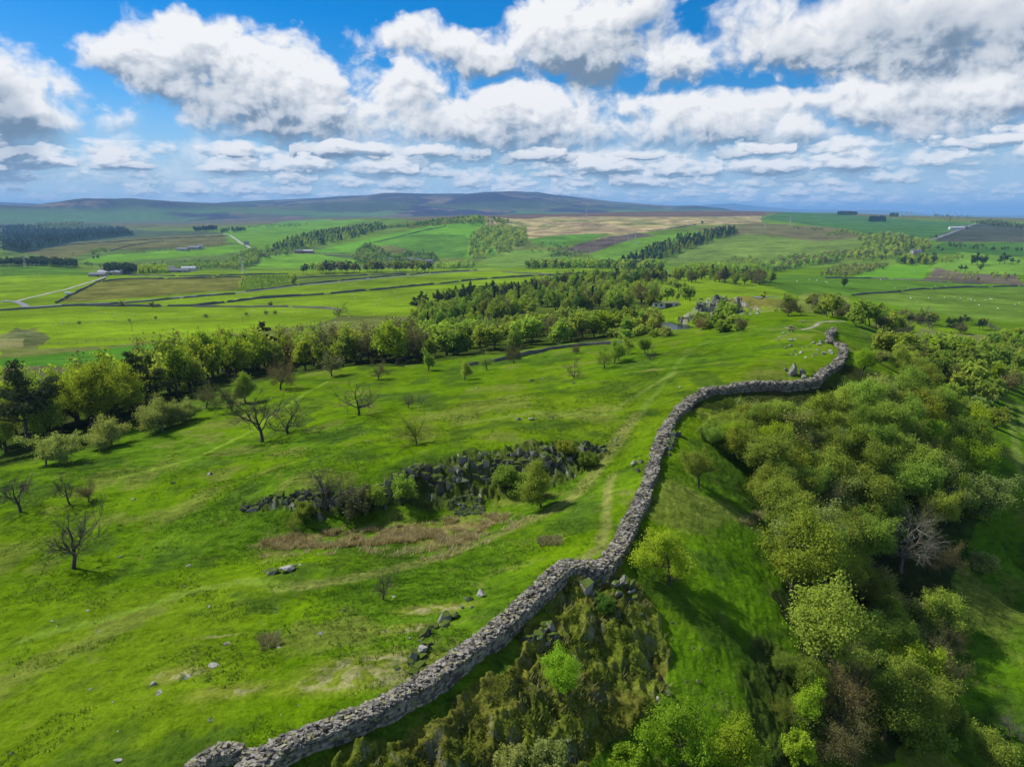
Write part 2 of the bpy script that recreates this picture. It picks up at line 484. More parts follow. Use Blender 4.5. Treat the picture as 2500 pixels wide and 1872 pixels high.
AZ, LR = lerp_axis()
AA, RR = np.meshgrid(AZ, LR, indexing='ij')
R_ = np.exp(RR)
X_, Y_ = (np.sin(AA) * R_).astype(np.float32), (np.cos(AA) * R_).astype(np.float32)
ca, cr = AZ[::2], LR[::2]
if ca[-1] != AZ[-1]:
    ca = np.append(ca, AZ[-1])
if cr[-1] != LR[-1]:
    cr = np.append(cr, LR[-1])
_zf = fit_heights()(*np.meshgrid(ca, cr, indexing='ij'))


def resample(z, a0, r0, a1, r1):
    t = np.stack([np.interp(r1, r0, row) for row in z])
    return np.stack([np.interp(a1, a0, t[:, j]) for j in range(t.shape[1])], axis=1)


Z_ = resample(_zf, ca, cr, AZ, LR).astype(np.float32)
FELLMASK = np.zeros_like(Z_)
for crest, r0, r1, rb in FELLS:
    ang = np.array([azel(px, py) for px, py in crest])
    elev = np.interp(AZ, ang[:, 0], ang[:, 1], left=-.02, right=-.02)
    top = CAMZ + np.tan(elev)[:, None] * r1
    nz = fbm(X_ / 1500 + 4, Y_ / 1500, 4, 71) - .5
    t = sstep(0, 1, np.clip((R_ - r0) / (r1 - r0), 0, 1))
    prof = np.where(R_ < r1, t ** .9, np.clip(1 - ((R_ - r1) / rb), -1, 1))
    base = -70.0
    zz = base + (top - base) * prof + nz * 330 * np.sin(np.pi * np.clip(t, 0, 1)) * (R_ < r1) * np.clip((top + 70) / 200, 0, 1)
    zz = np.where((R_ > r0) & (R_ < r1 + rb), zz, -1e4)
    FELLMASK = np.maximum(FELLMASK, sstep(-30, 40, zz - Z_))
    Z_ = np.maximum(Z_, zz.astype(np.float32))


def grid_at(G, x, y):
    """Bilinear lookup of a field on the polar grid at world points."""
    a, l = np.arctan2(x, y), np.log(np.maximum(np.hypot(x, y), 1.01))
    i = np.clip(np.searchsorted(AZ, a) - 1, 0, len(AZ) - 2)
    j = np.clip(np.searchsorted(LR, l) - 1, 0, len(LR) - 2)
    fa = np.clip((a - AZ[i]) / (AZ[i + 1] - AZ[i]), 0, 1)
    fl = np.clip((l - LR[j]) / (LR[j + 1] - LR[j]), 0, 1)
    return (G[i, j] * (1 - fa) + G[i + 1, j] * fa) * (1 - fl) + (G[i, j + 1] * (1 - fa) + G[i + 1, j + 1] * fa) * fl


def ground(x, y):
    return grid_at(Z_, np.asarray(x, float), np.asarray(y, float))


def gp(px, py, above=0.0):
    """Where the sight line of a pixel meets the ground (or a surface a little above it): a world point."""
    dx, dy, dz = (float(v) for v in pixdir(px, py))
    h = math.hypot(dx, dy)
    a, slope = math.atan2(dx, dy), dz / h
    i = int(np.clip(np.searchsorted(AZ, a) - 1, 0, len(AZ) - 2))
    f = (a - AZ[i]) / (AZ[i + 1] - AZ[i])
    zc = Z_[i] * (1 - f) + Z_[i + 1] * f
    r = np.exp(LR)
    diff = zc + above - (CAMZ + slope * r)
    k = np.argmax((diff > 0) & (r > 12))
    if diff[k] <= 0:
        k = len(r) - 1
    t = diff[k - 1] / (diff[k - 1] - diff[k]) if k > 0 and diff[k] != diff[k - 1] else 0
    rr = r[k - 1] + (r[k] - r[k - 1]) * min(max(t, 0), 1)
    x, y = math.sin(a) * rr, math.cos(a) * rr
    return x, y, float(zc[k - 1] + (zc[k] - zc[k - 1]) * min(max(t, 0), 1))


def gpoly(pts):
    return np.array([gp(px, py)[:2] for px, py in pts])


def densify(pts, step):
    out = [pts[0]]
    for a, b in zip(pts[:-1], pts[1:]):
        n = max(1, int(math.hypot(b[0] - a[0], b[1] - a[1]) / step))
        out += [tuple(a[k] + (b[k] - a[k]) * i / n for k in range(len(a))) for i in range(1, n + 1)]
    return out


def inside(poly, x, y):
    """Even-odd test for arrays of points."""
    res = np.zeros(x.shape, bool)
    x0, x1, y0, y1 = poly[:, 0].min(), poly[:, 0].max(), poly[:, 1].min(), poly[:, 1].max()
    box = (x >= x0) & (x <= x1) & (y >= y0) & (y <= y1)
    if not box.any():
        return res
    px, py = x[box], y[box]
    r = np.zeros(px.shape, bool)
    n = len(poly)
    for i in range(n):
        ax, ay = poly[i]
        bx, by = poly[(i + 1) % n]
        if ay == by:
            continue
        c = ((ay > py) != (by > py)) & (px < (bx - ax) * (py - ay) / (by - ay) + ax)
        r ^= c
    res[box] = r
    return res


def line_dist(line, x, y, reach):
    """Distance of points to a polyline (inf beyond reach)."""
    out = np.full(x.shape, 1e9, np.float32)
    for (ax, ay), (bx, by) in zip(line[:-1], line[1:]):
        m = (x > min(ax, bx) - reach) & (x < max(ax, bx) + reach) & (y > min(ay, by) - reach) & (y < max(ay, by) + reach)
        if not m.any():
            continue
        px, py = x[m], y[m]
        L2 = (bx - ax) ** 2 + (by - ay) ** 2 + 1e-9
        t = np.clip(((px - ax) * (bx - ax) + (py - ay) * (by - ay)) / L2, 0, 1)
        out[m] = np.minimum(out[m], np.hypot(px - ax - t * (bx - ax), py - ay - t * (by - ay)))
    return out


# ------------------------------------------------------------------ land cover (surface colours fixed to the ground; some carry painted cloud shadow)
GRASS = (.088, .163, .003)
LEA = (.132, .212, .006)
MEADOW = (.098, .172, .014)
ROUGH = (.105, .125, .028)
OLIVE = (.115, .115, .030)
STRAW = (.36, .29, .14)
HEATH = (.115, .08, .055)
MOSS = (.108, .132, .016)
ROCK = (.20, .195, .185)
WORN = (.17, .185, .045)
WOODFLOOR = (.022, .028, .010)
DEEP = (.020, .105, .020)

FIELDS = [  # colour, tussocks 0..1, outline in photograph pixels
    (ROUGH, .6, [(0, 895), (0, 815), (100, 800), (125, 825), (95, 850), (300, 840), (560, 812), (770, 792), (830, 770), (1000, 772), (1010, 800), (800, 830), (620, 850), (450, 870), (240, 895)]),
    ((.055, .15, .012), .25, [(0, 900), (0, 872), (120, 862), (330, 842), (600, 818), (600, 835), (420, 868), (260, 893)]),
    ((.095, .088, .045), .8, [(0, 905), (0, 897), (100, 895), (260, 893), (240, 930), (120, 935), (0, 930)]),
    ((.085, .10, .035), .8, [(0, 828), (40, 800), (95, 808), (125, 826), (80, 848), (0, 846)]),
    ((.19, .185, .07), .5, [(0, 848), (0, 826), (60, 826), (60, 844)]),
    ((.11, .115, .022), .9, [(136, 739), (200, 705), (251, 688), (285, 682), (590, 676), (582, 709), (424, 720), (283, 731), (200, 737)]),
    ((.085, .15, .014), .8, [(584, 709), (596, 672), (724, 671), (728, 693), (640, 703)]),
    ((.07, .145, .012), .5, [(0, 675), (0, 650), (90, 648), (190, 655), (255, 672), (150, 673)]),
    ((.10, .15, .02), .5, [(728, 694), (724, 672), (1050, 660), (1000, 670), (860, 683)]),
    # land beyond the burn
    ((.085, .135, .028), .5, [(0, 648), (0, 600), (200, 590), (400, 560), (560, 572), (600, 600), (880, 600), (1000, 650), (500, 650)]),
    ((.060, .085, .045), .5, [(0, 590), (0, 548), (250, 545), (320, 560), (560, 568), (560, 580), (330, 596), (140, 612), (0, 612)]),
    ((.018, .034, .026), .3, [(0, 612), (0, 545), (60, 552), (150, 560), (300, 555), (330, 575), (190, 590), (110, 605), (80, 620)]),  # cloud shadow on the far left, painted as dark forest colour
    ((.105, .105, .035), .6, [(60, 618), (200, 592), (420, 575), (560, 572), (600, 590), (500, 603), (240, 612), (140, 632)]),
    ((.105, .225, .014), .2, [(180, 640), (260, 622), (430, 612), (560, 600), (600, 598), (605, 612), (540, 622), (380, 632), (260, 640)]),
    ((.115, .24, .014), .2, [(600, 657), (640, 628), (700, 620), (790, 622), (885, 636), (880, 648), (760, 655)]),
    ((.10, .21, .016), .25, [(540, 566), (700, 540), (800, 535), (880, 540), (780, 560), (720, 580), (690, 603), (600, 612), (560, 590)]),
    ((.10, .235, .014), .2, [(760, 614), (840, 596), (960, 570), (1045, 552), (1130, 546), (1250, 546), (1220, 575), (1205, 622), (1140, 632), (1050, 612), (900, 618)]),
    ((.075, .17, .016), .4, [(920, 592), (1000, 575), (1130, 572), (1150, 585), (1130, 628), (1000, 622), (960, 604)]),
    ((.12, .13, .035), .5, [(915, 602), (960, 600), (1010, 618), (960, 622), (915, 616)]),
    ((.12, .20, .025), .3, [(1170, 642), (1200, 622), (1260, 612), (1345, 612), (1400, 622), (1330, 645), (1200, 652)]),
    (STRAW, .7, [(1180, 546), (1210, 522), (1500, 517), (1850, 515), (1860, 545), (1700, 551), (1580, 567), (1480, 580), (1300, 590), (1280, 566)]),
    (HEATH, .5, [(980, 535), (1150, 524), (1220, 521), (1500, 516), (1860, 513), (1870, 527), (1640, 530), (1330, 530), (1200, 536), (1050, 540)]),
    ((.085, .07, .055), .8, [(1380, 612), (1420, 592), (1500, 578), (1560, 568), (1600, 575), (1500, 596), (1440, 618)]),
    ((.105, .21, .016), .3, [(1435, 622), (1500, 598), (1600, 575), (1690, 566), (1720, 572), (1640, 600), (1560, 622), (1480, 634)]),
    ((.075, .17, .016), .4, [(1290, 582), (1400, 572), (1500, 572), (1430, 590), (1360, 605), (1300, 600)]),
    ((.115, .175, .028), .4, [(1620, 640), (1700, 606), (1800, 575), (1900, 560), (2050, 565), (2110, 580), (2080, 610), (1950, 628), (1800, 642)]),
    ((.12, .115, .045), .4, [(1690, 558), (1850, 545), (2040, 555), (2110, 580), (2000, 590), (1850, 572), (1750, 575)]),
    ((.052, .125, .028), .35, [(1850, 535), (1900, 520), (2000, 520), (2090, 527), (2280, 540), (2420, 548), (2360, 568), (2285, 583), (2150, 580), (2080, 562), (1950, 545)]),  # fields under cloud: the shadow is put into this deep green
    ((.10, .19, .02), .3, [(2130, 572), (2280, 582), (2350, 580), (2300, 590), (2180, 590)]),
    ((.055, .065, .045), .4, [(2282, 590), (2300, 572), (2390, 546), (2500, 548), (2500, 592)]),
    ((.05, .12, .018), .3, [(2260, 618), (2300, 592), (2500, 594), (2500, 628), (2400, 622)]),
    ((.12, .23, .022), .2, [(2250, 664), (2300, 630), (2350, 615), (2430, 622), (2500, 632), (2500, 672), (2400, 668)]),
    ((.10, .235, .012), .15, [(2080, 676), (2130, 655), (2190, 645), (2270, 645), (2255, 683), (2180, 686)]),
    ((.12, .10, .07), .6, [(2255, 684), (2285, 655), (2350, 668), (2480, 672), (2500, 696), (2400, 692)]),
    ((.072, .150, .012), .4, [(1850, 690), (1920, 668), (2050, 673), (2250, 690), (2500, 698), (2500, 704), (2300, 705), (2180, 712), (2080, 722), (1950, 720)]),
    ((.095, .165, .018), .55, [(2080, 724), (2200, 712), (2330, 706), (2500, 702), (2500, 790), (2350, 778), (2200, 750)]),
    ((.14, .16, .045), .4, [(2090, 800), (2250, 800), (2330, 812), (2420, 820), (2400, 835), (2250, 830), (2120, 850)]),
    ((.14, .18, .03), .4, [(1860, 760), (1900, 735), (1960, 715), (2070, 722), (2090, 770), (2000, 770)]),
    ((.155, .155, .03), .6, [(1745, 735), (1800, 727), (1900, 728), (1920, 748), (1850, 752), (1780, 752)]),
]
PATHS = [  # colour, width in metres, line in photograph pixels
    (WORN, 1.7, [(690, 1430), (780, 1422), (860, 1412), (980, 1385), (1080, 1362), (1180, 1325), (1260, 1290), (1340, 1252), (1400, 1215), (1440, 1170), (1480, 1110), (1520, 1060), (1560, 1010)]),
    ((.10, .165, .02), 1.0, [(1560, 1010), (1600, 960), (1650, 890), (1690, 850), (1735, 830), (1800, 815)]),
    (WORN, .9, [(1490, 1160), (1478, 1240), (1470, 1330), (1400, 1370)]),
    ((.12, .19, .02), 1.2, [(60, 1560), (250, 1510), (420, 1450), (600, 1415), (690, 1430)]),
    ((.15, .235, .02), .9, [(300, 1170), (480, 1120), (620, 1050), (740, 965), (800, 930)]),
    ((.14, .19, .03), 1.0, [(1650, 910), (1560, 955), (1500, 1000)]),
    ((.13, .18, .025), 1.5, [(1480, 1010), (1300, 1010), (1150, 1030)]),
    ((.15, .21, .035), 1.1, [(2462, 985), (2475, 1060), (2492, 1130), (2500, 1180)]),
    ((.15, .21, .035), 1.1, [(2490, 985), (2500, 1060)]),
    ((.28, .26, .22), .8, [(1905, 800), (1960, 805), (2000, 790), (2060, 785)]),
    ((.20, .19, .15), 2.2, [(1668, 790), (1676, 768), (1700, 752), (1720, 748)]),
]
BARE = [(520, 1560, 8, .4), (860, 1660, 14, 5), (560, 1690, 9, 3), (1000, 1530, 8, 3), (900, 1620, 14, 4), (440, 1650, 7, 2.5), (1060, 1480, 10, 3), (1520, 830, 5, 2), (1600, 900, 6, 3)]

MOSSY = [(690, 1905), (760, 1850), (870, 1822), (1000, 1785), (1110, 1735), (1190, 1680), (1265, 1600), (1300, 1520), (1350, 1460), (1440, 1408), (1510, 1392), (1550, 1425), (1590, 1490), (1640, 1600), (1640, 1680), (1570, 1760), (1470, 1840), (1430, 1905)]
CRAG_FOOT = [(600, 1250), (780, 1272), (900, 1250), (1050, 1245), (1200, 1226), (1320, 1202), (1410, 1165), (1470, 1116)]
CRAG_BRINK = [(600, 1232), (800, 1192), (950, 1168), (1020, 1132), (1150, 1105), (1280, 1085), (1380, 1080), (1470, 1086)]
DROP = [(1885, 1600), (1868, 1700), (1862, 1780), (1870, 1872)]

P_MOSSY = gpoly(MOSSY)
P_CRAG = gpoly(CRAG_BRINK + [(1490, 1105)] + CRAG_FOOT[::-1] + [(585, 1240)])
L_DROP = gpoly(DROP)
P_REED = gpoly([(610, 1325), (700, 1305), (850, 1290), (960, 1288), (1060, 1270), (1180, 1262), (1245, 1262), (1190, 1300), (1130, 1340), (1080, 1352), (1000, 1330), (850, 1340), (700, 1345)])
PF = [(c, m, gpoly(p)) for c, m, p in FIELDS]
PP = [(c, w, gpoly(densify(p, 25))) for c, w, p in PATHS]
PB = [(gp(px, py)[:2], a * .32, b * .32) for px, py, a, b in BARE]
P_POND = gpoly([(1575, 812), (1600, 796), (1640, 784), (1702, 781), (1706, 800), (1696, 812), (1665, 818), (1600, 822)])
P_QUARRY = gpoly([(1690, 760), (1705, 735), (1730, 727), (1800, 727), (1860, 748), (1850, 770), (1760, 772), (1700, 775)])


def shape_ground():
    """Hummocks, terracettes, crag steps; returns masks."""
    global Z_
    nx = fbm(X_ / 3.1, Y_ / 3.1, 3, 5) - .5
    ny = fbm(X_ / 3.1 + 50, Y_ / 3.1, 3, 6) - .5
    wx, wy = X_ + nx * 2.2, Y_ + ny * 2.2
    near = 1 - sstep(260, 520, R_)
    mossy = inside(P_MOSSY, wx, wy)
    for _ in range(3):                               # soften the rim
        mossy = mossy.astype(np.float32)
        mossy[1:-1, 1:-1] = (mossy[1:-1, 1:-1] * 2 + mossy[:-2, 1:-1] + mossy[2:, 1:-1] + mossy[1:-1, :-2] + mossy[1:-1, 2:]) / 6
    crag = inside(P_CRAG, X_ + nx * .8, Y_ + ny * .8).astype(np.float32)
    quarry = inside(P_QUARRY, X_ + nx * 6, Y_ + ny * 6).astype(np.float32)
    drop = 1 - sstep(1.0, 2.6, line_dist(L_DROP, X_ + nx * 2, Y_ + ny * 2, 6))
    Z_ += near * ((fbm(X_ / 17, Y_ / 17, 3, 1) - .5) * 1.1 + (fbm(X_ / 5, Y_ / 5, 3, 2) - .5) * .55 + (fbm(X_ / 1.1, Y_ / 1.1, 3, 3) - .5) * .26 + (fbm(X_ / .42, Y_ / .42, 2, 4) - .5) * .20 * (R_ < 120))
    ridged = 1 - np.abs(fbm(wx / 2.3, wy / 2.3, 4, 9) * 2 - 1)
    fine = fbm(X_ / .55, Y_ / .55, 3, 12) - .5
    ridged2 = 1 - np.abs(fbm(wx / 1.1 + 7, wy / 1.1, 3, 10) * 2 - 1)
    Z_ += mossy * ((ridged - .7) * 1.8 + (ridged2 - .7) * .6 + fine * .55)
    Z_ += crag * ((ridged2 - .7) * 1.3 + (fbm(wx / 2.1, wy / 2.1, 2, 37) - .5) * 1.6 + fine * .7)
    Z_ += drop * ((ridged2 - .7) * .5 + fine * .4)
    pond = inside(P_POND, X_, Y_).astype(np.float32)
    Z_ -= pond * 1.8
    Z_ += quarry * (hash2(np.floor(wx / 3), np.floor(wy / 3), 33) - .5) * 2.5
    mid = sstep(260, 500, R_) * (1 - sstep(3000, 6000, R_))
    Z_ += mid * (fbm(X_ / 90, Y_ / 90, 3, 21) - .5) * 3.0
    Z_ = Z_.astype(np.float32)
    return mossy, crag, drop, quarry, wx, wy


def paint(mossy, crag, drop, quarry, wx, wy):
    n = Z_.shape
    C = np.empty((*n, 3), np.float32)
    T = np.full(n, .35, np.float32)
    r = R_
    big = fbm(X_ / 38 + 9, Y_ / 38, 3, 41)
    patch = fbm(X_ / 7, Y_ / 7, 4, 42)
    far = fbm(X_ / 330, Y_ / 330, 4, 43)
    fw = fbm(X_ / 60, Y_ / 60, 3, 44) - .5

    def lay(col, k):
        nonlocal C
        C += (np.asarray(col, np.float32) - C) * k[..., None]
    C[:] = GRASS
    lay(LEA, sstep(280, 420, r) * (X_ < 260) * 1.0)
    lay(MEADOW, sstep(1250, 1500, r))
    lay(ROUGH, sstep(1400, 1700, r) * sstep(.45, .62, far) * .7)
    lay(HEATH, sstep(3800, 5200, r) * .75)
    lay((.10, .12, .03), sstep(3800, 5200, r) * sstep(.5, .62, fbm(X_ / 700, Y_ / 500, 4, 45)) * .8)
    # field cover, with ragged edges in proportion to the distance
    jx, jy = X_ + fw * r * .012, Y_ + fw * r * .02
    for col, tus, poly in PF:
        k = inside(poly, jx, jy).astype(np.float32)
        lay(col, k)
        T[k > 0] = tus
    # heather, bents and wet ground mottle the open land
    far1, far2 = fbm(X_ / 150 + 5, Y_ / 90, 5, 72, .6), fbm(X_ / 45, Y_ / 38, 4, 73, .6)
    straw = (C[..., 0] > .25) & (r > 900)
    lay((.13, .10, .06), straw * sstep(.50, .62, far1) * .8)
    lay((.14, .18, .05), straw * sstep(.47, .36, far1) * .75)
    k = sstep(300, 600, r) * (.35 + .5 * T)
    C *= (1 + k * ((far1 - .5) * 1.2 + (far2 - .5) * 1.5))[..., None].clip(.35, 1.8)
    # fells: heather, with cloud shade and distance blue put into the colour
    nf = fbm(X_ / 420, Y_ / 420, 5, 46)
    lay((.034, .027, .044), FELLMASK)
    lay((.15, .115, .085), FELLMASK * sstep(.49, .58, nf) * .9 * (1 - sstep(150, 330, Z_) * .7))
    lay((.060, .075, .035), FELLMASK * (1 - sstep(120, 260, Z_) * .8) * sstep(.52, .60, fbm(X_ / 600 + 3, Y_ / 600, 4, 47)) * .8)
    low = FELLMASK * (1 - sstep(20, 120, Z_))
    lay((.08, .15, .035), low * sstep(.42, .5, fbm(X_ / 800 + 3, Y_ / 500, 3, 48)) * .9)
    T = np.where(FELLMASK > .5, .6, T)
    # near pasture: yellower on the knolls, rush-dark in hollows, tussocky scarps
    near = 1 - sstep(280, 360, r)
    north = sstep(0, 14, X_ - np.interp(Y_, RIDGE[:, 1], RIDGE[:, 0]))
    lay((.072, .158, .005), near * north * .8)
    lay((.105, .155, .008), near * sstep(.52, .68, big) * .45)
    lay((.055, .118, .008), near * sstep(.50, .36, big) * .6)
    lay((.135, .150, .032), near * sstep(.58, .72, patch) * .55)
    lay((.040, .078, .010), near * sstep(.46, .30, patch) * .7)
    T = np.where(near > .5, .35 + .4 * sstep(.5, .35, big), T)
    lay(MOSS, mossy * .9)
    lay((.055, .070, .012), mossy * sstep(.46, .34, fbm(wx / 1.6, wy / 1.6, 4, 51)) * .7)
    lay((.115, .095, .022), mossy * sstep(.58, .72, fbm(wx / 3.6 + 8, wy / 3.6, 4, 52)) * .4)
    T = np.maximum(T, mossy * .9)
    for col, w, line in PP:
        d = line_dist(line, X_ + (patch - .5) * 1.2, Y_ + fw * 1.2, w * 3)
        lay(col, (1 - sstep(w * .3, w * 1.0, d)) * .85 * (.55 + .8 * patch).clip(0, 1))
    for (bx, by), a, b in PB:
        q = ((X_ - bx) / a) ** 2 + ((Y_ - by) / b) ** 2
        k = (1 - sstep(.2, 1.0, q)) * sstep(.44, .6, fbm(X_ / .9, Y_ / .9, 3, 53))
        lay((.33, .28, .20), k * .75)
        lay((.19, .20, .03), (1 - sstep(.3, 2.2, q)) * .5)
    # rock where the ground is steep near the ridge
    gr = np.gradient(Z_, axis=1) / np.gradient(R_, axis=1)
    ga = np.gradient(Z_, axis=0) / (np.gradient(AA, axis=0) * R_)
    steep = np.hypot(gr, ga)
    rockn = fbm(X_ / .7, Y_ / .7, 3, 54)
    rk = np.maximum.reduce([crag * sstep(1.1, 2.2, steep) * sstep(.42, .58, fbm(wx / 2.4, wy / 2.4, 3, 58)), drop * sstep(1.6, 2.6, steep) * .3, quarry * sstep(.35, .9, steep), mossy * sstep(1.6, 2.4, steep) * .5])
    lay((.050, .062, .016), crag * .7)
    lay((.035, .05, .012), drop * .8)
    lay((.17, .165, .155), rk * sstep(.25, .5, rockn) * .9)
    lay((.34, .33, .31), rk * sstep(.62, .72, rockn) * .8)
    lay((.05, .045, .04), rk * sstep(.40, .3, rockn) * .8)
    T = np.where(rk > .4, .8, T)
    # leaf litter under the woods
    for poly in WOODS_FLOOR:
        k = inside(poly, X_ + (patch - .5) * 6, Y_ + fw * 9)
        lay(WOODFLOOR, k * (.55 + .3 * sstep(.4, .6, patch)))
    lay((.17, .13, .05), inside(P_REED, X_ + (patch - .5) * 6, Y_ + (patch - .5) * 4) * .75 * sstep(.36, .56, fbm(X_ / 1.7, Y_ / 1.7, 4, 68)))
    return C, T


RIDGE = np.array(sorted([gp(px, py)[:2] for px, py in [(620, 1850), (1000, 1680), (1250, 1500), (1400, 1390), (1530, 1260), (1600, 1110), (1700, 960), (1870, 935), (2050, 890), (2030, 815), (1950, 690)]], key=lambda p: p[1]))
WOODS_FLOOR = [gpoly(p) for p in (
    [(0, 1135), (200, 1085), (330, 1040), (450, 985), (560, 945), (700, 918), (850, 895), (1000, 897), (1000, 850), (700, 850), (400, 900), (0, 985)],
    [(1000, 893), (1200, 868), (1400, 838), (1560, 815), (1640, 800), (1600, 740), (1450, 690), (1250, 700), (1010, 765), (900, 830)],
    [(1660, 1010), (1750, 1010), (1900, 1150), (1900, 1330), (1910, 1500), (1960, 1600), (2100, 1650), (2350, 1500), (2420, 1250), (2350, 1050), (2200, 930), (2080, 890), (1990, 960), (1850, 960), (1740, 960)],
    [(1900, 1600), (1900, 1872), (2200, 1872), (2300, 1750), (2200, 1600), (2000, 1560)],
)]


def ground_material():
    mat = bpy.data.materials.new('pasture')
    mat.use_nodes = True
    n = NT(mat.node_tree)
    mat.node_tree.nodes.clear()
    cov = n.node('ShaderNodeAttribute', attribute_name='cover')
    tus = n.node('ShaderNodeAttribute', attribute_name='tussock').outputs['Fac']
    pos = n.node('ShaderNodeNewGeometry').outputs['Position']
    mp = n.node('ShaderNodeMapping')
    n.put(mp.inputs[0], pos)
    mp.inputs['Rotation'].default_value = (0, 0, .5)
    mp.inputs['Scale'].default_value = (.45, 1.0, 1.0)
    sp = mp.outputs[0]
    n1 = n.noise(sp, .16, 5, .6)
    n2 = n.noise(sp, 1.1, 5, .65, .4)
    n3 = n.noise(pos, 4.5, 4, .7)
    n4 = n.noise(pos, .018, 5, .6)
    v = n.add(n.add(n.mul(n.sub(n1, .5), .7), n.mul(n.sub(n2, .5), .9)), n.add(n.mul(n.sub(n3, .5), .8), n.mul(n.sub(n4, .5), .5)))
    amp = n.mad(tus, 1.1, .6)
    val = n.mad(v, n.mul(amp, 1.9), 1.0)
    col = n.mix(1.0, cov.outputs['Color'], n.xyz(n.mx(val, .25), n.mx(n.mad(n.sub(val, 1.0), .85, 1.0), .25), n.mx(val, .25)), 'MULTIPLY')
    dark = n.mul(n.ramp(n2, .40, .29), n.mul(tus, .75))
    col = n.mix(dark, col, (.020, .036, .006))
    dead = n.mul(n.ramp(n.noise(pos, .55, 4, .6), .58, .70), n.mul(tus, .45))
    col = n.mix(dead, col, (.20, .17, .055))
    b = n.node('ShaderNodeBsdfDiffuse')
    n.put(b.inputs['Color'], col)
    bump = n.node('ShaderNodeBump')
    bump.inputs['Strength'].default_value = 1.0
    bump.inputs['Distance'].default_value = .35
    n.put(bump.inputs['Height'], n.add(n.mul(n2, .7), n.add(n.mul(n3, .35), n.mul(n.noise(pos, .3, 3, .5), 1.2))))
    n.put(b.inputs['Normal'], bump.outputs[0])
    out = n.node('ShaderNodeOutputMaterial')
    n.put(out.inputs[0], b.outputs[0])
    return mat


def grid_mesh(name, X, Y, Z, wrap=False):
    na, nr = X.shape
    co = np.stack([X, Y, Z], -1).reshape(-1, 3).astype(np.float32)
    idx = np.arange(na * nr).reshape(na, nr)
    q = np.stack([idx[:-1, :-1], idx[1:, :-1], idx[1:, 1:], idx[:-1, 1:]], -1).reshape(-1, 4)[:, ::-1]
    return raw_mesh(name, co, q)


def raw_mesh(name, co, quads, smooth=True):
    """Mesh from arrays; quads: (n, 3 or 4) indices."""
    me = bpy.data.meshes.new(name)
    co, quads = np.asarray(co, np.float32), np.asarray(quads, np.int32)
    k = quads.shape[1]
    me.vertices.add(len(co))
    me.vertices.foreach_set('co', co.ravel())
    me.loops.add(quads.size)
    me.loops.foreach_set('vertex_index', quads.ravel())
    me.polygons.add(len(quads))
    me.polygons.foreach_set('loop_start', np.arange(0, quads.size, k, dtype=np.int32))
    me.polygons.foreach_set('loop_total', np.full(len(quads), k, np.int32))
    me.polygons.foreach_set('use_smooth', np.full(len(quads), smooth))
    me.update(calc_edges=True)
    return me


def attr(me, name, values, kind='FLOAT_COLOR'):
    a = me.attributes.new(name, kind, 'POINT')
    v = np.asarray(values, np.float32)
    if kind == 'FLOAT_COLOR':
        v = np.concatenate([v.reshape(-1, 3), np.ones((v.size // 3, 1), np.float32)], 1)
        a.data.foreach_set('color', v.ravel())
    else:
        a.data.foreach_set('value', v.ravel())


def link(name, me, mat=None, parent=None, **props):
    o = bpy.data.objects.new(name, me)
    COL.objects.link(o)
    if mat is not None and me is not None and len(me.materials) == 0:
        me.materials.append(mat)
    o.parent = parent
    for k, v in props.items():
        o[k] = v
    return o


masks = shape_ground()
cover, tuss = paint(*masks)
me = grid_mesh('ground', X_, Y_, Z_)
attr(me, 'cover', cover)
attr(me, 'tussock', tuss, 'FLOAT')
link('ground', me, ground_material(), kind='structure')


# ------------------------------------------------------------------ materials
def stone_material(name, light=(.42, .40, .37), dark=(.13, .125, .12), lichen=(.40, .38, .17), moss=0.0, scale=1.0):
    mat = bpy.data.materials.new(name)
    mat.use_nodes = True
    mat.node_tree.nodes.clear()
    n = NT(mat.node_tree)
    geo = n.node('ShaderNodeNewGeometry')
    pos, isl = geo.outputs['Position'], geo.outputs['Random Per Island']
    a = n.noise(pos, 1.7 * scale, 5, .65)
    b = n.noise(pos, 9.0 * scale, 4, .7)
    c = n.mix(n.ramp(n.add(n.mul(isl, .55), n.mul(a, .45)), .22, .80), dark, light)
    c = n.mix(n.ramp(b, .60, .70), c, (.47, .46, .43))
    c = n.mix(n.mul(n.ramp(n.noise(pos, 2.6 * scale, 4, .6), .54, .64), .7), c, lichen)
    if moss:
        up = n.sep(geo.outputs['Normal'])[2]
        c = n.mix(n.mul(n.mul(n.ramp(up, .35, .85), n.ramp(n.noise(pos, .9 * scale, 4, .6), .62 - moss * .35, .70 - moss * .3)), .95), c, (.065, .10, .012))
    d = n.node('ShaderNodeBsdfDiffuse')
    n.put(d.inputs['Color'], c)
    bm = n.node('ShaderNodeBump')
    bm.inputs['Strength'].default_value = .8
    bm.inputs['Distance'].default_value = .08
    n.put(bm.inputs['Height'], n.add(a, n.mul(b, .4)))
    n.put(d.inputs['Normal'], bm.outputs[0])
    o = n.node('ShaderNodeOutputMaterial')
    n.put(o.inputs[0], d.outputs[0])
    return mat


def plain_material(name, col, var=.25, scale=.8, rough=.9):
    mat = bpy.data.materials.new(name)
    mat.use_nodes = True
    n = NT(mat.node_tree)
    p = mat.node_tree.nodes['Principled BSDF']
    pos = n.node('ShaderNodeNewGeometry').outputs['Position']
    k = n.mad(n.sub(n.noise(pos, scale, 4, .6), .5), var * 2, 1.0)
    n.put(p.inputs['Base Color'], n.mix(1.0, col, n.xyz(k, k, k), 'MULTIPLY'))
    p.inputs['Roughness'].default_value = rough
    return mat


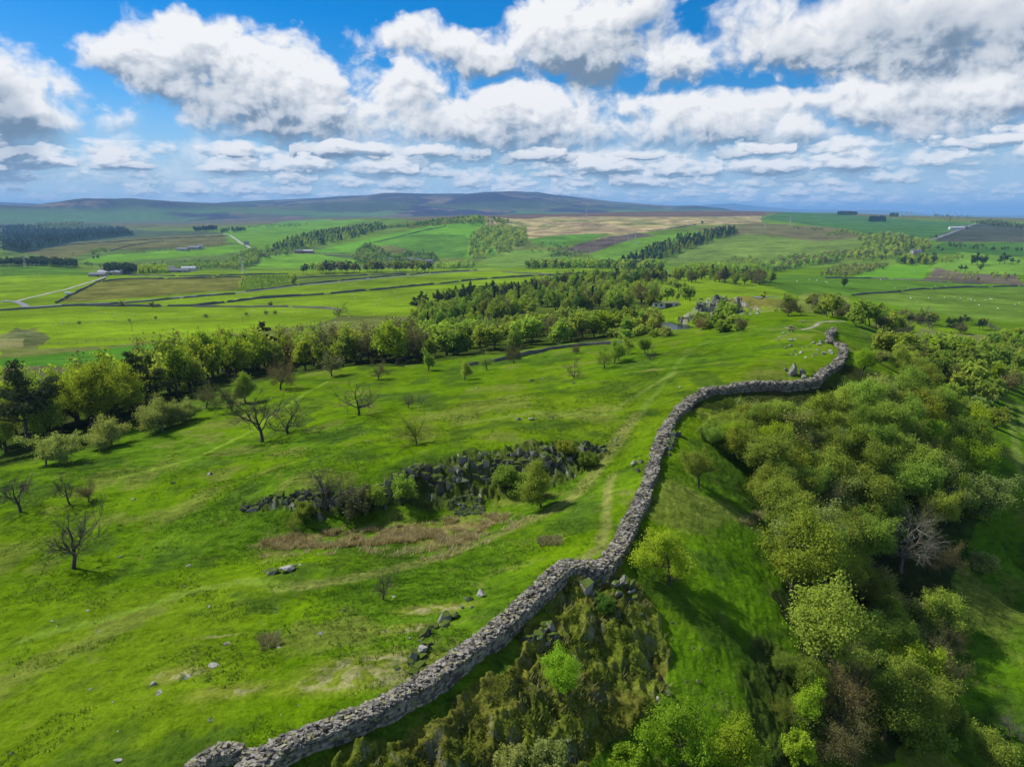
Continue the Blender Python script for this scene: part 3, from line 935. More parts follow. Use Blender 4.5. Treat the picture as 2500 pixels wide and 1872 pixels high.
# ------------------------------------------------------------------ the long stone wall
class Soup:
    """Collects small solids into one mesh."""
    def __init__(self):
        self.v, self.f, self.n = [], [], 0

    def hexa(self, P):
        """P (n, 8, 3): bottom ring 0-3, top ring 4-7."""
        P = np.asarray(P, np.float32)
        F = np.array([(3, 2, 1, 0), (4, 5, 6, 7), (0, 1, 5, 4), (1, 2, 6, 5), (2, 3, 7, 6), (3, 0, 4, 7)])
        self.f.append((np.arange(len(P))[:, None, None] * 8 + F[None] + self.n).reshape(-1, 4))
        self.v.append(P.reshape(-1, 3))
        self.n += len(P) * 8

    def quads(self, P):
        """P (n, 4, 3)."""
        P = np.asarray(P, np.float32)
        self.f.append(np.arange(len(P) * 4).reshape(-1, 4) + self.n)
        self.v.append(P.reshape(-1, 3))
        self.n += len(P) * 4

    def tube(self, pts, radii, sides=5):
        pts, radii = np.asarray(pts, np.float32), np.asarray(radii, np.float32)
        n = len(pts)
        t = np.gradient(pts, axis=0)
        t /= np.linalg.norm(t, axis=1, keepdims=True) + 1e-9
        ref = np.array([0, 0, 1.0]) if abs(t[:, 2]).mean() < .8 else np.array([1.0, 0, 0])
        u = np.cross(t, ref)
        u /= np.linalg.norm(u, axis=1, keepdims=True) + 1e-9
        w = np.cross(t, u)
        a = np.arange(sides) / sides * 2 * math.pi
        ring = pts[:, None] + radii[:, None, None] * (np.cos(a)[None, :, None] * u[:, None] + np.sin(a)[None, :, None] * w[:, None])
        i = np.arange(n - 1)[:, None] * sides
        j = np.arange(sides)[None]
        k = (j + 1) % sides
        self.f.append((np.stack([i + j, i + k, i + sides + k, i + sides + j], -1).reshape(-1, 4) + self.n))
        self.v.append(ring.reshape(-1, 3))
        self.n += n * sides

    def box(self, c, s, rz=0.0):
        x, y, z = s[0] / 2, s[1] / 2, s[2] / 2
        p = np.array([(-x, -y, -z), (x, -y, -z), (x, y, -z), (-x, y, -z), (-x, -y, z), (x, -y, z), (x, y, z), (-x, y, z)])
        cz, sz = math.cos(rz), math.sin(rz)
        q = np.stack([p[:, 0] * cz - p[:, 1] * sz, p[:, 0] * sz + p[:, 1] * cz, p[:, 2]], 1) + np.asarray(c)
        self.hexa(q[None])

    def mesh(self, name, smooth=False):
        return raw_mesh(name, np.concatenate(self.v), np.concatenate(self.f), smooth)


def stones(rng, centres, tang, size, jit=.22):
    """Irregular six-sided stones: centres (n,3), tang (n,2) unit heading, size (n,3)."""
    n = len(centres)
    base = np.array([(-1, -1, -1), (1, -1, -1), (1, 1, -1), (-1, 1, -1), (-1, -1, 1), (1, -1, 1), (1, 1, 1), (-1, 1, 1)], float) * .5
    P = base[None] * size[:, None] * (1 + (rng.random((n, 8, 3)) - .5) * 2 * jit)
    P = P + (rng.random((n, 8, 3)) - .5) * size[:, None] * jit
    tilt = (rng.random((n, 2)) - .5) * .5
    P[:, :, 2] += P[:, :, 0] * tilt[:, :1] + P[:, :, 1] * tilt[:, 1:]
    x = P[:, :, 0] * tang[:, None, 0] - P[:, :, 1] * tang[:, None, 1]
    y = P[:, :, 0] * tang[:, None, 1] + P[:, :, 1] * tang[:, None, 0]
    return np.stack([x, y, P[:, :, 2]], -1) + centres[:, None]


def smooth_line(pts, step, reach=1.6):
    pts = np.asarray(pts, float)
    d = np.concatenate([[0], np.cumsum(np.hypot(*np.diff(pts[:, :2], axis=0).T))])
    s = np.arange(0, d[-1], step)
    q = np.stack([np.interp(s, d, pts[:, k]) for k in range(pts.shape[1])], 1)
    k = max(1, int(reach / step))
    pad = np.pad(q, ((k, k), (0, 0)), 'edge')
    return np.stack([np.convolve(pad[:, c], np.ones(2 * k + 1) / (2 * k + 1), 'valid') for c in range(q.shape[1])], 1)


def great_wall(name, px, width, height, seed):
    """Rubble-cored wall with coursed faces, following a line of ground pixels."""
    rng = np.random.default_rng(seed)
    line = smooth_line([gp(*p, height * .75)[:2] for p in px], .25, .7)
    L = len(line)
    t = np.gradient(line, axis=0)
    t /= np.linalg.norm(t, axis=1, keepdims=True)
    nrm = np.stack([t[:, 1], -t[:, 0]], 1)              # north side
    z0 = np.minimum.reduce([ground(*(line + nrm * o).T) for o in (-width / 2, 0, width / 2)])
    zc = ground(*line.T) * .6 + np.maximum(ground(*(line + nrm * width / 2).T), ground(*(line - nrm * width / 2).T)) * .4
    k = 7
    zc = np.convolve(np.pad(zc, k, 'edge'), np.ones(2 * k + 1) / (2 * k + 1), 'valid')
    s = np.arange(L) * .25
    hgt = height * (.62 + .66 * vnoise(s / 5.0, s * 0 + seed, 3)) + .24 * (vnoise(s / .9, s * 0, 5) - .5)
    top = zc + hgt
    wd = width / 2 * (.82 + .36 * vnoise(s / 4.0, s * 0 + 9, 8))
    sp = Soup()
    # the mortared core
    rim = [(-1, 0), (-.98, .93), (-.55, 1.0), (0, 1.02), (.55, 1.0), (.98, .93), (1, 0)]
    prof = np.stack([np.concatenate([line + nrm * (wd * (o * (1.0 if h else 1.06)))[:, None] * .94, (z0 - .5 if h == 0 else zc + (top - zc) * h - .06)[:, None]], 1) for o, h in rim], 1)
    m = len(rim)
    i = np.arange(L - 1)[:, None] * m
    j = np.arange(m - 1)[None]
    sp.v.append(prof.reshape(-1, 3).astype(np.float32))
    sp.f.append(np.stack([i + j, i + j + 1, i + m + j + 1, i + m + j], -1).reshape(-1, 4))
    sp.n += L * m
    for end in (0, L - 1):
        b = end * m
        sp.f.append(np.array([[b, b + 1, b + 5, b + 6], [b + 1, b + 2, b + 4, b + 5]]))
    # stones laid on top
    dist = np.hypot(line[:, 0], line[:, 1])
    dens = np.clip(60.0 / dist, .35, 1.4)
    cnt = int((width * .25 * 21 * dens).sum())
    at = rng.choice(L, cnt, p=dens / dens.sum())
    o = (rng.random(cnt) * 2 - 1)
    crown = top[at] * 1.0 + (1 - o * o) * .10 - .05 + (rng.random(cnt) - .5) * .12
    c = np.concatenate([line[at] + nrm[at] * (o * wd[at])[:, None] + t[at] * (rng.random(cnt)[:, None] - .5) * .25, crown[:, None]], 1)
    big = np.clip(1.0 / dens[at], 1, 1.9)[:, None]
    size = np.stack([.15 + rng.random(cnt) * .25, .12 + rng.random(cnt) * .19, .08 + rng.random(cnt) * .14], 1) * big
    a = rng.random(cnt) * 6.28
    tg = np.stack([np.cos(a), np.sin(a)], 1)
    sp.hexa(stones(rng, c, tg, size, .3))
    # facing stones in courses
    for side in (-1, 1):
        for row in range(9):
            zr = -.12 + row * .22
            pos = np.arange(0, L - 1.0, 1.0)
            pos = np.sort(pos + rng.random(len(pos)) * .7)
            pos = pos[(zr < hgt[pos.astype(int)] - .06)]
            if dist.mean() > 0:
                pos = pos[rng.random(len(pos)) < np.clip(95 / dist[pos.astype(int)], .3, 1)]
            q = pos.astype(int)
            if len(q) == 0:
                continue
            lean = wd[q] * (1.0 - .05 * row / 8)
            c = np.concatenate([line[q] + nrm[q] * (side * lean)[:, None], (zc[q] + zr + (rng.random(len(q)) - .5) * .05)[:, None]], 1)
            gz = ground(c[:, 0], c[:, 1])
            c[:, 2] = np.where(row == 0, np.minimum(c[:, 2], gz + .1), c[:, 2])
            bg = np.clip(dist[q] / 95, 1, 2.2)
            size = np.stack([(.24 + rng.random(len(q)) * .20) * bg, .16 + rng.random(len(q)) * .12, .17 + rng.random(len(q)) * .06], 1)
            sp.hexa(stones(rng, c, t[q], size, .12))
    return sp.mesh(name)


M_WALL = stone_material('lichened rubble', light=(.275, .255, .215), dark=(.066, .062, .055), lichen=(.33, .32, .13))
WALL_PX = [(590, 1900), (640, 1852), (715, 1812), (790, 1782), (880, 1745), (960, 1712), (1040, 1668), (1120, 1612), (1190, 1560), (1250, 1505), (1310, 1450), (1352, 1408), (1388, 1382), (1416, 1379),
           (1448, 1392), (1478, 1386), (1502, 1348), (1536, 1280), (1570, 1210), (1588, 1160), (1602, 1110), (1612, 1075), (1625, 1045), (1650, 1010), (1690, 972), (1730, 953), (1800, 943), (1880, 940), (1960, 938), (1995, 932), (2008, 908), (2040, 893), (2058, 872), (2058, 848), (2040, 835), (2024, 832), (2026, 812), (2034, 803)]
link('ancient_stone_wall', great_wall('ancient_stone_wall', WALL_PX, 1.35, .72, 4), M_WALL, label='long winding grey rubble wall running along the grassy ridge', category='stone wall')
link('wall_spur', great_wall('wall_spur', [(462, 1884), (512, 1840), (545, 1826), (600, 1836), (650, 1838)], .75, .75, 7), M_WALL, label='low thin end of grey rubble bending away at the near tip of the long wall', category='stone wall')


# ------------------------------------------------------------------ trees
def leaf_material(name, col, tip=None, var=.3, trans=.52):
    mat = bpy.data.materials.new(name)
    mat.use_nodes = True
    mat.node_tree.nodes.clear()
    n = NT(mat.node_tree)
    isl = n.node('ShaderNodeNewGeometry').outputs['Random Per Island']
    rnd = n.node('ShaderNodeObjectInfo').outputs['Random']
    tip = tip or tuple(min(1, c * 1.5) for c in col)
    c = n.mix(isl, tuple(x * .8 for x in col), tip)
    k = n.mad(n.sub(rnd, .5), var * 2, 1.0)
    c = n.mix(1.0, c, n.xyz(n.mul(k, n.mad(n.m('FRACT', n.mul(rnd, 7.13)), .26, .80)), k, k), 'MULTIPLY')
    d = n.node('ShaderNodeBsdfDiffuse')
    n.put(d.inputs['Color'], c)
    tr = n.node('ShaderNodeBsdfTranslucent')
    n.put(tr.inputs['Color'], n.mix(1.0, c, (1.15, 1.15, .6), 'MULTIPLY'))
    ms = n.node('ShaderNodeMixShader')
    ms.inputs[0].default_value = trans
    n.put(ms.inputs[1], d.outputs[0])
    n.put(ms.inputs[2], tr.outputs[0])
    o = n.node('ShaderNodeOutputMaterial')
    n.put(o.inputs[0], ms.outputs[0])
    return mat


def unit(v):
    return v / (np.linalg.norm(v, axis=-1, keepdims=True) + 1e-9)


def grow(rng, p, d, length, r0, depth, prm, out, tips):
    n = 5
    pts, dirs = [p], [d]
    for i in range(n - 1):
        d = unit(d + (rng.random(3) - .5) * prm['wob'] + np.array([0, 0, prm['up'] * (1 if depth else .3)]))
        p = p + d * length / (n - 1)
        pts.append(p)
        dirs.append(d)
    rad = np.linspace(r0, r0 * (.62 if depth < prm['depth'] else .3), n)
    out.append((depth, np.array(pts), rad))
    if depth >= prm['depth']:
        tips.append((pts[-1], d))
        tips.append((pts[-3], d))
        return
    k = prm['k'][depth]
    for i in range(k):
        t = 1.0 if i == 0 and prm.get('lead', 1) else (prm['from'] if depth == 0 else .3) + (1 - (prm['from'] if depth == 0 else .3)) * rng.random()
        j = min(int(t * (n - 1)), n - 1)
        a = rng.random() * 6.283 if depth == 0 or rng.random() < .6 else 0
        side = unit(np.cross(dirs[j], unit(rng.random(3) - .5)))
        ang = prm['ang'] * (.6 + .7 * rng.random()) * (.35 if t == 1.0 else 1)
        nd = unit(dirs[j] * math.cos(ang) + side * math.sin(ang))
        grow(rng, pts[j], nd, length * prm['len'][depth] * (.75 + .5 * rng.random()), rad[j] * (.8 if t == 1.0 else .62), depth + 1, prm, out, tips)


def leaf_quads(rng, c, nrm, size):
    n = len(c)
    a = unit(np.cross(nrm, rng.normal(size=(n, 3))))
    b = np.cross(nrm, a)
    s = (size * (.65 + .7 * rng.random(n)))[:, None]
    w = s * .72
    bend = nrm * s * .25
    return np.stack([c - a * s - bend, c - b * w, c + a * s - bend, c + b * w], 1)


BROAD = dict(depth=3, k=(5, 4, 4), len=(.62, .62, .55), ang=.85, wob=.35, up=.10)
BROAD['from'] = .42
OAK = dict(depth=4, k=(5, 4, 4, 3), len=(.80, .66, .62, .6), ang=.95, wob=.55, up=.07)
OAK['from'] = .45
PINE = dict(depth=2, k=(11, 4), len=(.34, .5), ang=1.25, wob=.22, up=.05)
PINE['from'] = .55


def trunk_mesh(name, branches, H):
    sp = Soup()
    for depth, pts, rad in branches:
        sp.tube(pts, np.maximum(rad, .012), 6 if depth == 0 else 4 if depth == 1 else 3)
    return sp.mesh(name, True)


def fit_height(branches, tips, H):
    top = max(b[1][:, 2].max() for b in branches)
    k = H / top
    return [(d, p * k, r) for d, p, r in branches], [(p * k, d) for p, d in tips]


def make_tree(kind, seed, lod=0):
    """Returns (trunk mesh, crown mesh, height). lod 1 has fewer, larger leaves."""
    rng = np.random.default_rng(seed)
    br, tips = [], []
    crown = Soup()
    z = np.array([0, 0, -.3])
    leaf = {0: .082, 1: .32}[lod]
    if kind in ('leafy', 'airy', 'tall', 'willow'):
        H = {'leafy': 7.0, 'airy': 6.5, 'tall': 14.0, 'willow': 6.0}[kind]
        prm = dict(BROAD)
        if kind == 'tall':
            prm.update(ang=.7, up=.16, k=(8, 4, 4), len=(.5, .62, .55))
            prm['from'] = .25
        if kind == 'willow':
            prm.update(ang=1.0, up=.02, len=(.75, .62, .6))
        lean = unit(np.array([rng.normal() * .12, rng.normal() * .12, 1]))
        grow(rng, z, lean, H * (.5 if kind != 'tall' else .62), H * .024, 0, prm, br, tips)
        br, tips = fit_height(br, tips, H * .93)
        C = np.array([p for p, d in tips])
        # close the canopy between the limbs
        mid = C.mean(0)
        ext = C.std(0) * (1.75 if kind != 'tall' else 1.6)
        m = {'leafy': 60, 'airy': 10, 'tall': 90, 'willow': 50}[kind]
        q = unit(rng.normal(size=(m, 3))) * ext * (.75 + .3 * rng.random((m, 1))) + mid
        if kind == 'tall':
            q = np.concatenate([q, unit(rng.normal(size=(40, 3))) * ext * np.array([.85, .85, 1.0]) + mid])
            q[:, 2] -= .04 * H
        C = np.concatenate([C, q])
        C = C[C[:, 2] > H * {'leafy': .17, 'airy': .3, 'tall': .16, 'willow': .15}[kind]]
        total = {'leafy': 21000, 'airy': 12500, 'tall': 20000, 'willow': 18000}[kind]
        if lod:
            total = int(total * .12)
        rc = {'leafy': .085, 'airy': .085, 'tall': .062, 'willow': .095}[kind] * H
        per = np.clip(rng.normal(1, .35, len(C)), .3, 2)
        idx = rng.choice(len(C), total, p=per / per.sum())
        off = unit(rng.normal(size=(total, 3))) * np.abs(rng.normal(.62, .36, (total, 1))) * rc * (.7 + .6 * per[idx][:, None])
        off[:, 2] *= .72
        if kind == 'willow':
            off[:, 2] -= np.abs(rng.normal(size=total)) * .25
        P = C[idx] + off
        nr = unit(unit(off) * .9 + rng.normal(size=(total, 3)) * .55 + np.array([0, 0, .35]))
        crown.quads(leaf_quads(rng, P, nr, np.full(total, leaf * (1.5 if kind == 'tall' and not lod else 1.0))))
    elif kind in ('bare', 'budding'):
        H = 9.0
        lean = unit(np.array([rng.normal() * .18, rng.normal() * .12, 1]))
        prm = dict(OAK)
        grow(rng, z, lean, H * .42, H * .027, 0, prm, br, tips)
        br, tips = fit_height(br, tips, H * .95)
        fine = [b for b in br if b[0] >= 3]
        br = [b for b in br if b[0] < 4]
        m = 3000 if lod == 0 else 1300
        src = rng.integers(0, len(fine), m)
        a0 = np.array([fine[i][1][rng.integers(1, 5)] for i in src])
        dd = unit(np.array([fine[i][1][-1] - fine[i][1][0] for i in src]) + rng.normal(size=(m, 3)) * .35 * H * .08 + np.array([0, 0, .12]))
        ln = (.35 + .75 * rng.random((m, 1))) * H * .09
        w = (.0055 if lod == 0 else .018) * (1 + rng.random((m, 1)))
        sdv = unit(np.cross(dd, rng.normal(size=(m, 3)))) * w
        e = a0 + dd * ln
        crown.quads(np.stack([a0 - sdv, a0 + sdv, e + sdv * .4, e - sdv * .4], 1))
        for d, p, r in fine:
            crown.tube(p[[0, 2, 4]], np.maximum(r[[0, 2, 4]] * .8, .009), 3)
        if kind == 'budding':
            t = np.array([p for p, d in tips])
            total = 5200 if lod == 0 else 1500
            P = t[rng.integers(0, len(t), total)] + rng.normal(size=(total, 3)) * H * .05
            P = P[P[:, 2] > H * .15]
            crown.quads(leaf_quads(rng, P, unit(rng.normal(size=P.shape) + np.array([0, 0, .5])), np.full(len(P), .075 if lod == 0 else .2)))
    elif kind == 'pine':
        H = 14.0
        grow(rng, z, unit(np.array([rng.normal() * .05, rng.normal() * .05, 1])), H * .95, H * .017, 0, PINE, br, tips)
        br, tips = fit_height(br, tips, H * .96)
        C = np.array([p for p, d in tips])
        C = C[C[:, 2] > H * .45]
        total = 7000 if lod == 0 else 1600
        idx = rng.integers(0, len(C), total)
        off = unit(rng.normal(size=(total, 3))) * (rng.random((total, 1)) ** .5) * H * .085 * np.array([1, 1, .5])
        nr = unit(off + rng.normal(size=(total, 3)) * .6 + np.array([0, 0, .4]))
        crown.quads(leaf_quads(rng, C[idx] + off, nr, np.full(total, .17 if lod == 0 else .36)))
    elif kind == 'spruce':
        H = 13.0
        br.append((0, np.array([[0, 0, -.3], [0, 0, H * .5], [0, 0, H * .98]]), np.array([.2, .13, .03])))
        total = 6000 if lod == 0 else 1500
        h = rng.random(total) ** .8
        tier = np.floor(h * 15) / 15 + rng.random(total) * .03
        rr = (1 - tier) * H * .2 * np.sqrt(rng.random(total)) * (.85 + .3 * np.sin(tier * 60 + rng.random() * 6))
        a = rng.random(total) * 6.283
        P = np.stack([np.cos(a) * rr, np.sin(a) * rr, H * (.1 + .9 * tier) - rr * .35], 1)
        nr = unit(np.stack([np.cos(a) * .6, np.sin(a) * .6, np.full(total, .8)], 1) + rng.normal(size=(total, 3)) * .35)
        crown.quads(leaf_quads(rng, P, nr, np.full(total, .2 if lod == 0 else .42)))
    else:                                              # shrub
        H = 3.0
        for _ in range(5):
            a = rng.random() * 6.283
            grow(rng, z, unit(np.array([math.cos(a) * .5, math.sin(a) * .5, 1])), H * .45, .05, 1, BROAD, br, tips)
        br, tips = fit_height(br, tips, H * .9)
        C = np.array([p for p, d in tips])
        m = 40
        q = unit(rng.normal(size=(m, 3))) * np.array([1.35, 1.35, 1.0]) * (.7 + .3 * rng.random((m, 1))) + np.array([0, 0, H * .5])
        C = np.concatenate([C, q])
        C = C[C[:, 2] > .25]
        total = 5200 if lod == 0 else 900
        idx = rng.integers(0, len(C), total)
        off = unit(rng.normal(size=(total, 3))) * (rng.random((total, 1)) ** .45) * .42
        nr = unit(unit(off) + rng.normal(size=(total, 3)) * .5 + np.array([0, 0, .3]))
        crown.quads(leaf_quads(rng, C[idx] + off, nr, np.full(total, .10 if lod == 0 else .26)))
    return trunk_mesh(kind + '_trunk', br, H), crown.mesh(kind + '_crown', False), H


M_BARK = plain_material('dark bark', (.050, .042, .032), .5, 3.0)
M_PALEBARK = plain_material('grey bark', (.115, .10, .08), .5, 3.0)
LEAF = {
    'fresh': leaf_material('fresh green leaves', (.30, .39, .055), (.42, .51, .085), .22),
    'lime': leaf_material('lime young leaves', (.33, .45, .028), (.44, .56, .045), .2),
    'yellow': leaf_material('yellow green leaves', (.30, .385, .032), (.41, .49, .05), .25),
    'olive': leaf_material('olive leaves', (.245, .31, .045), (.35, .42, .068), .22),
    'grey': leaf_material('grey green leaves', (.28, .32, .090), (.38, .43, .13), .2),
    'dark': leaf_material('dark green leaves', (.14, .22, .036), (.20, .31, .05), .25),
    'pine': leaf_material('pine needles', (.055, .076, .028), (.090, .115, .042), .3, .15),
    'brown': leaf_material('brown budding twigs', (0.169, 0.144, 0.060), (0.250, 0.219, 0.088), .25, .25),
    'twig': leaf_material('bare twigs', (.085, .072, .052), (.13, .115, .082), .2, .05),
    'paletwig': leaf_material('pale bare twigs', (.135, .12, .092), (.20, .18, .14), .2, .05),
    'gold': leaf_material('bronze gold leaves', (.26, .30, .032), (.36, .40, .05), .22),
}
KINDS = {  # kind of mesh, leaf material, object name, category
    'fresh': ('leafy', 'fresh', 'broadleaf_tree', 'tree'), 'lime': ('leafy', 'lime', 'broadleaf_tree', 'tree'), 'olive': ('leafy', 'olive', 'broadleaf_tree', 'tree'),
    'airy': ('airy', 'fresh', 'broadleaf_tree', 'tree'), 'airylime': ('airy', 'lime', 'broadleaf_tree', 'tree'), 'gold': ('airy', 'gold', 'broadleaf_tree', 'tree'),
    'tall': ('tall', 'yellow', 'beech_tree', 'tree'), 'tallgreen': ('tall', 'fresh', 'beech_tree', 'tree'), 'tallolive': ('tall', 'olive', 'beech_tree', 'tree'), 'talldark': ('tall', 'dark', 'beech_tree', 'tree'),
    'willow': ('willow', 'grey', 'willow_tree', 'tree'), 'bare': ('bare', 'twig', 'bare_tree', 'tree'), 'palebare': ('bare', 'paletwig', 'bare_tree', 'tree'),
    'brown': ('budding', 'brown', 'budding_tree', 'tree'), 'budolive': ('budding', 'olive', 'budding_tree', 'tree'),
    'pine': ('pine', 'pine', 'pine_tree', 'pine'), 'spruce': ('spruce', 'pine', 'spruce_tree', 'spruce'),
    'shrub': ('shrub', 'fresh', 'shrub', 'shrub'), 'olivebush': ('shrub', 'olive', 'shrub', 'shrub'), 'limebush': ('shrub', 'lime', 'shrub', 'shrub'), 'greybush': ('shrub', 'grey', 'shrub', 'shrub'),
    'brownbush': ('shrub', 'brown', 'shrub', 'shrub'), 'darkbush': ('shrub', 'dark', 'shrub', 'shrub'), 'goldbush': ('shrub', 'gold', 'shrub', 'shrub'),
}
VARIANTS = {'leafy': 4, 'airy': 3, 'tall': 3, 'willow': 2, 'bare': 4, 'budding': 2, 'pine': 2, 'spruce': 1, 'shrub': 3}
_shape, _mesh = {}, {}
TREES = []                                             # x, y, crown radius: keeps scattered trees apart
tree_rng = random.Random(11)


def tree_meshes(kind, var, lod):
    form, leaf, _, _ = KINDS[kind]
    if (form, var, lod) not in _shape:
        _shape[(form, var, lod)] = make_tree(form, 100 + var * 13 + len(form), lod)
    t, c, H = _shape[(form, var, lod)]
    key = (kind, var, lod)
    if key not in _mesh:
        pale = leaf == 'paletwig' or kind in ('willow',)
        t2, c2 = t.copy(), c.copy()
        t2.materials.append(M_PALEBARK if pale else M_BARK)
        c2.materials.append(LEAF[leaf])
        _mesh[key] = (t2, c2)
    return (*_mesh[key], H)


def put_tree(x, y, height, kind, label, group=None, wide=1.0, var=None, rz=None, sink=0.0):
    rng = tree_rng
    lod = 0 if math.hypot(x, y) < 175 else 1
    form, leaf, name, cat = KINDS[kind]
    var = rng.randrange(VARIANTS[form]) if var is None else var
    t, c, H = tree_meshes(kind, var, lod)
    k = height / H
    root = bpy.data.objects.new(name, None)
    root.empty_display_size = .5
    root.location = (x, y, float(ground(x, y)) - sink)
    root.rotation_euler = (0, 0, rng.random() * 6.283 if rz is None else rz)
    root.scale = (k * wide, k * wide, k)
    COL.objects.link(root)
    root['label'], root['category'] = label, cat
    if group:
        root['group'] = group
    for nm, me in (('trunk', t), ('crown', c)):
        link(nm, me, None, root)
    TREES.append((x, y, height * .28 * wide))
    return root


def pix_height(x, y, z, top):
    """Height of something standing at a ground point whose top shows on a pixel row."""
    r = y / math.cos(PITCH)
    b = math.atan((PCY - top) / PXF) - PITCH
    return CAMZ + y * math.tan(b) / 1.0 - z


def tree_at(bx, by, top, kind, label, group=None, **kw):
    x, y, z = gp(bx, by)
    return put_tree(x, y, max(.8, pix_height(x, y, z, top)), kind, label, group, **kw)

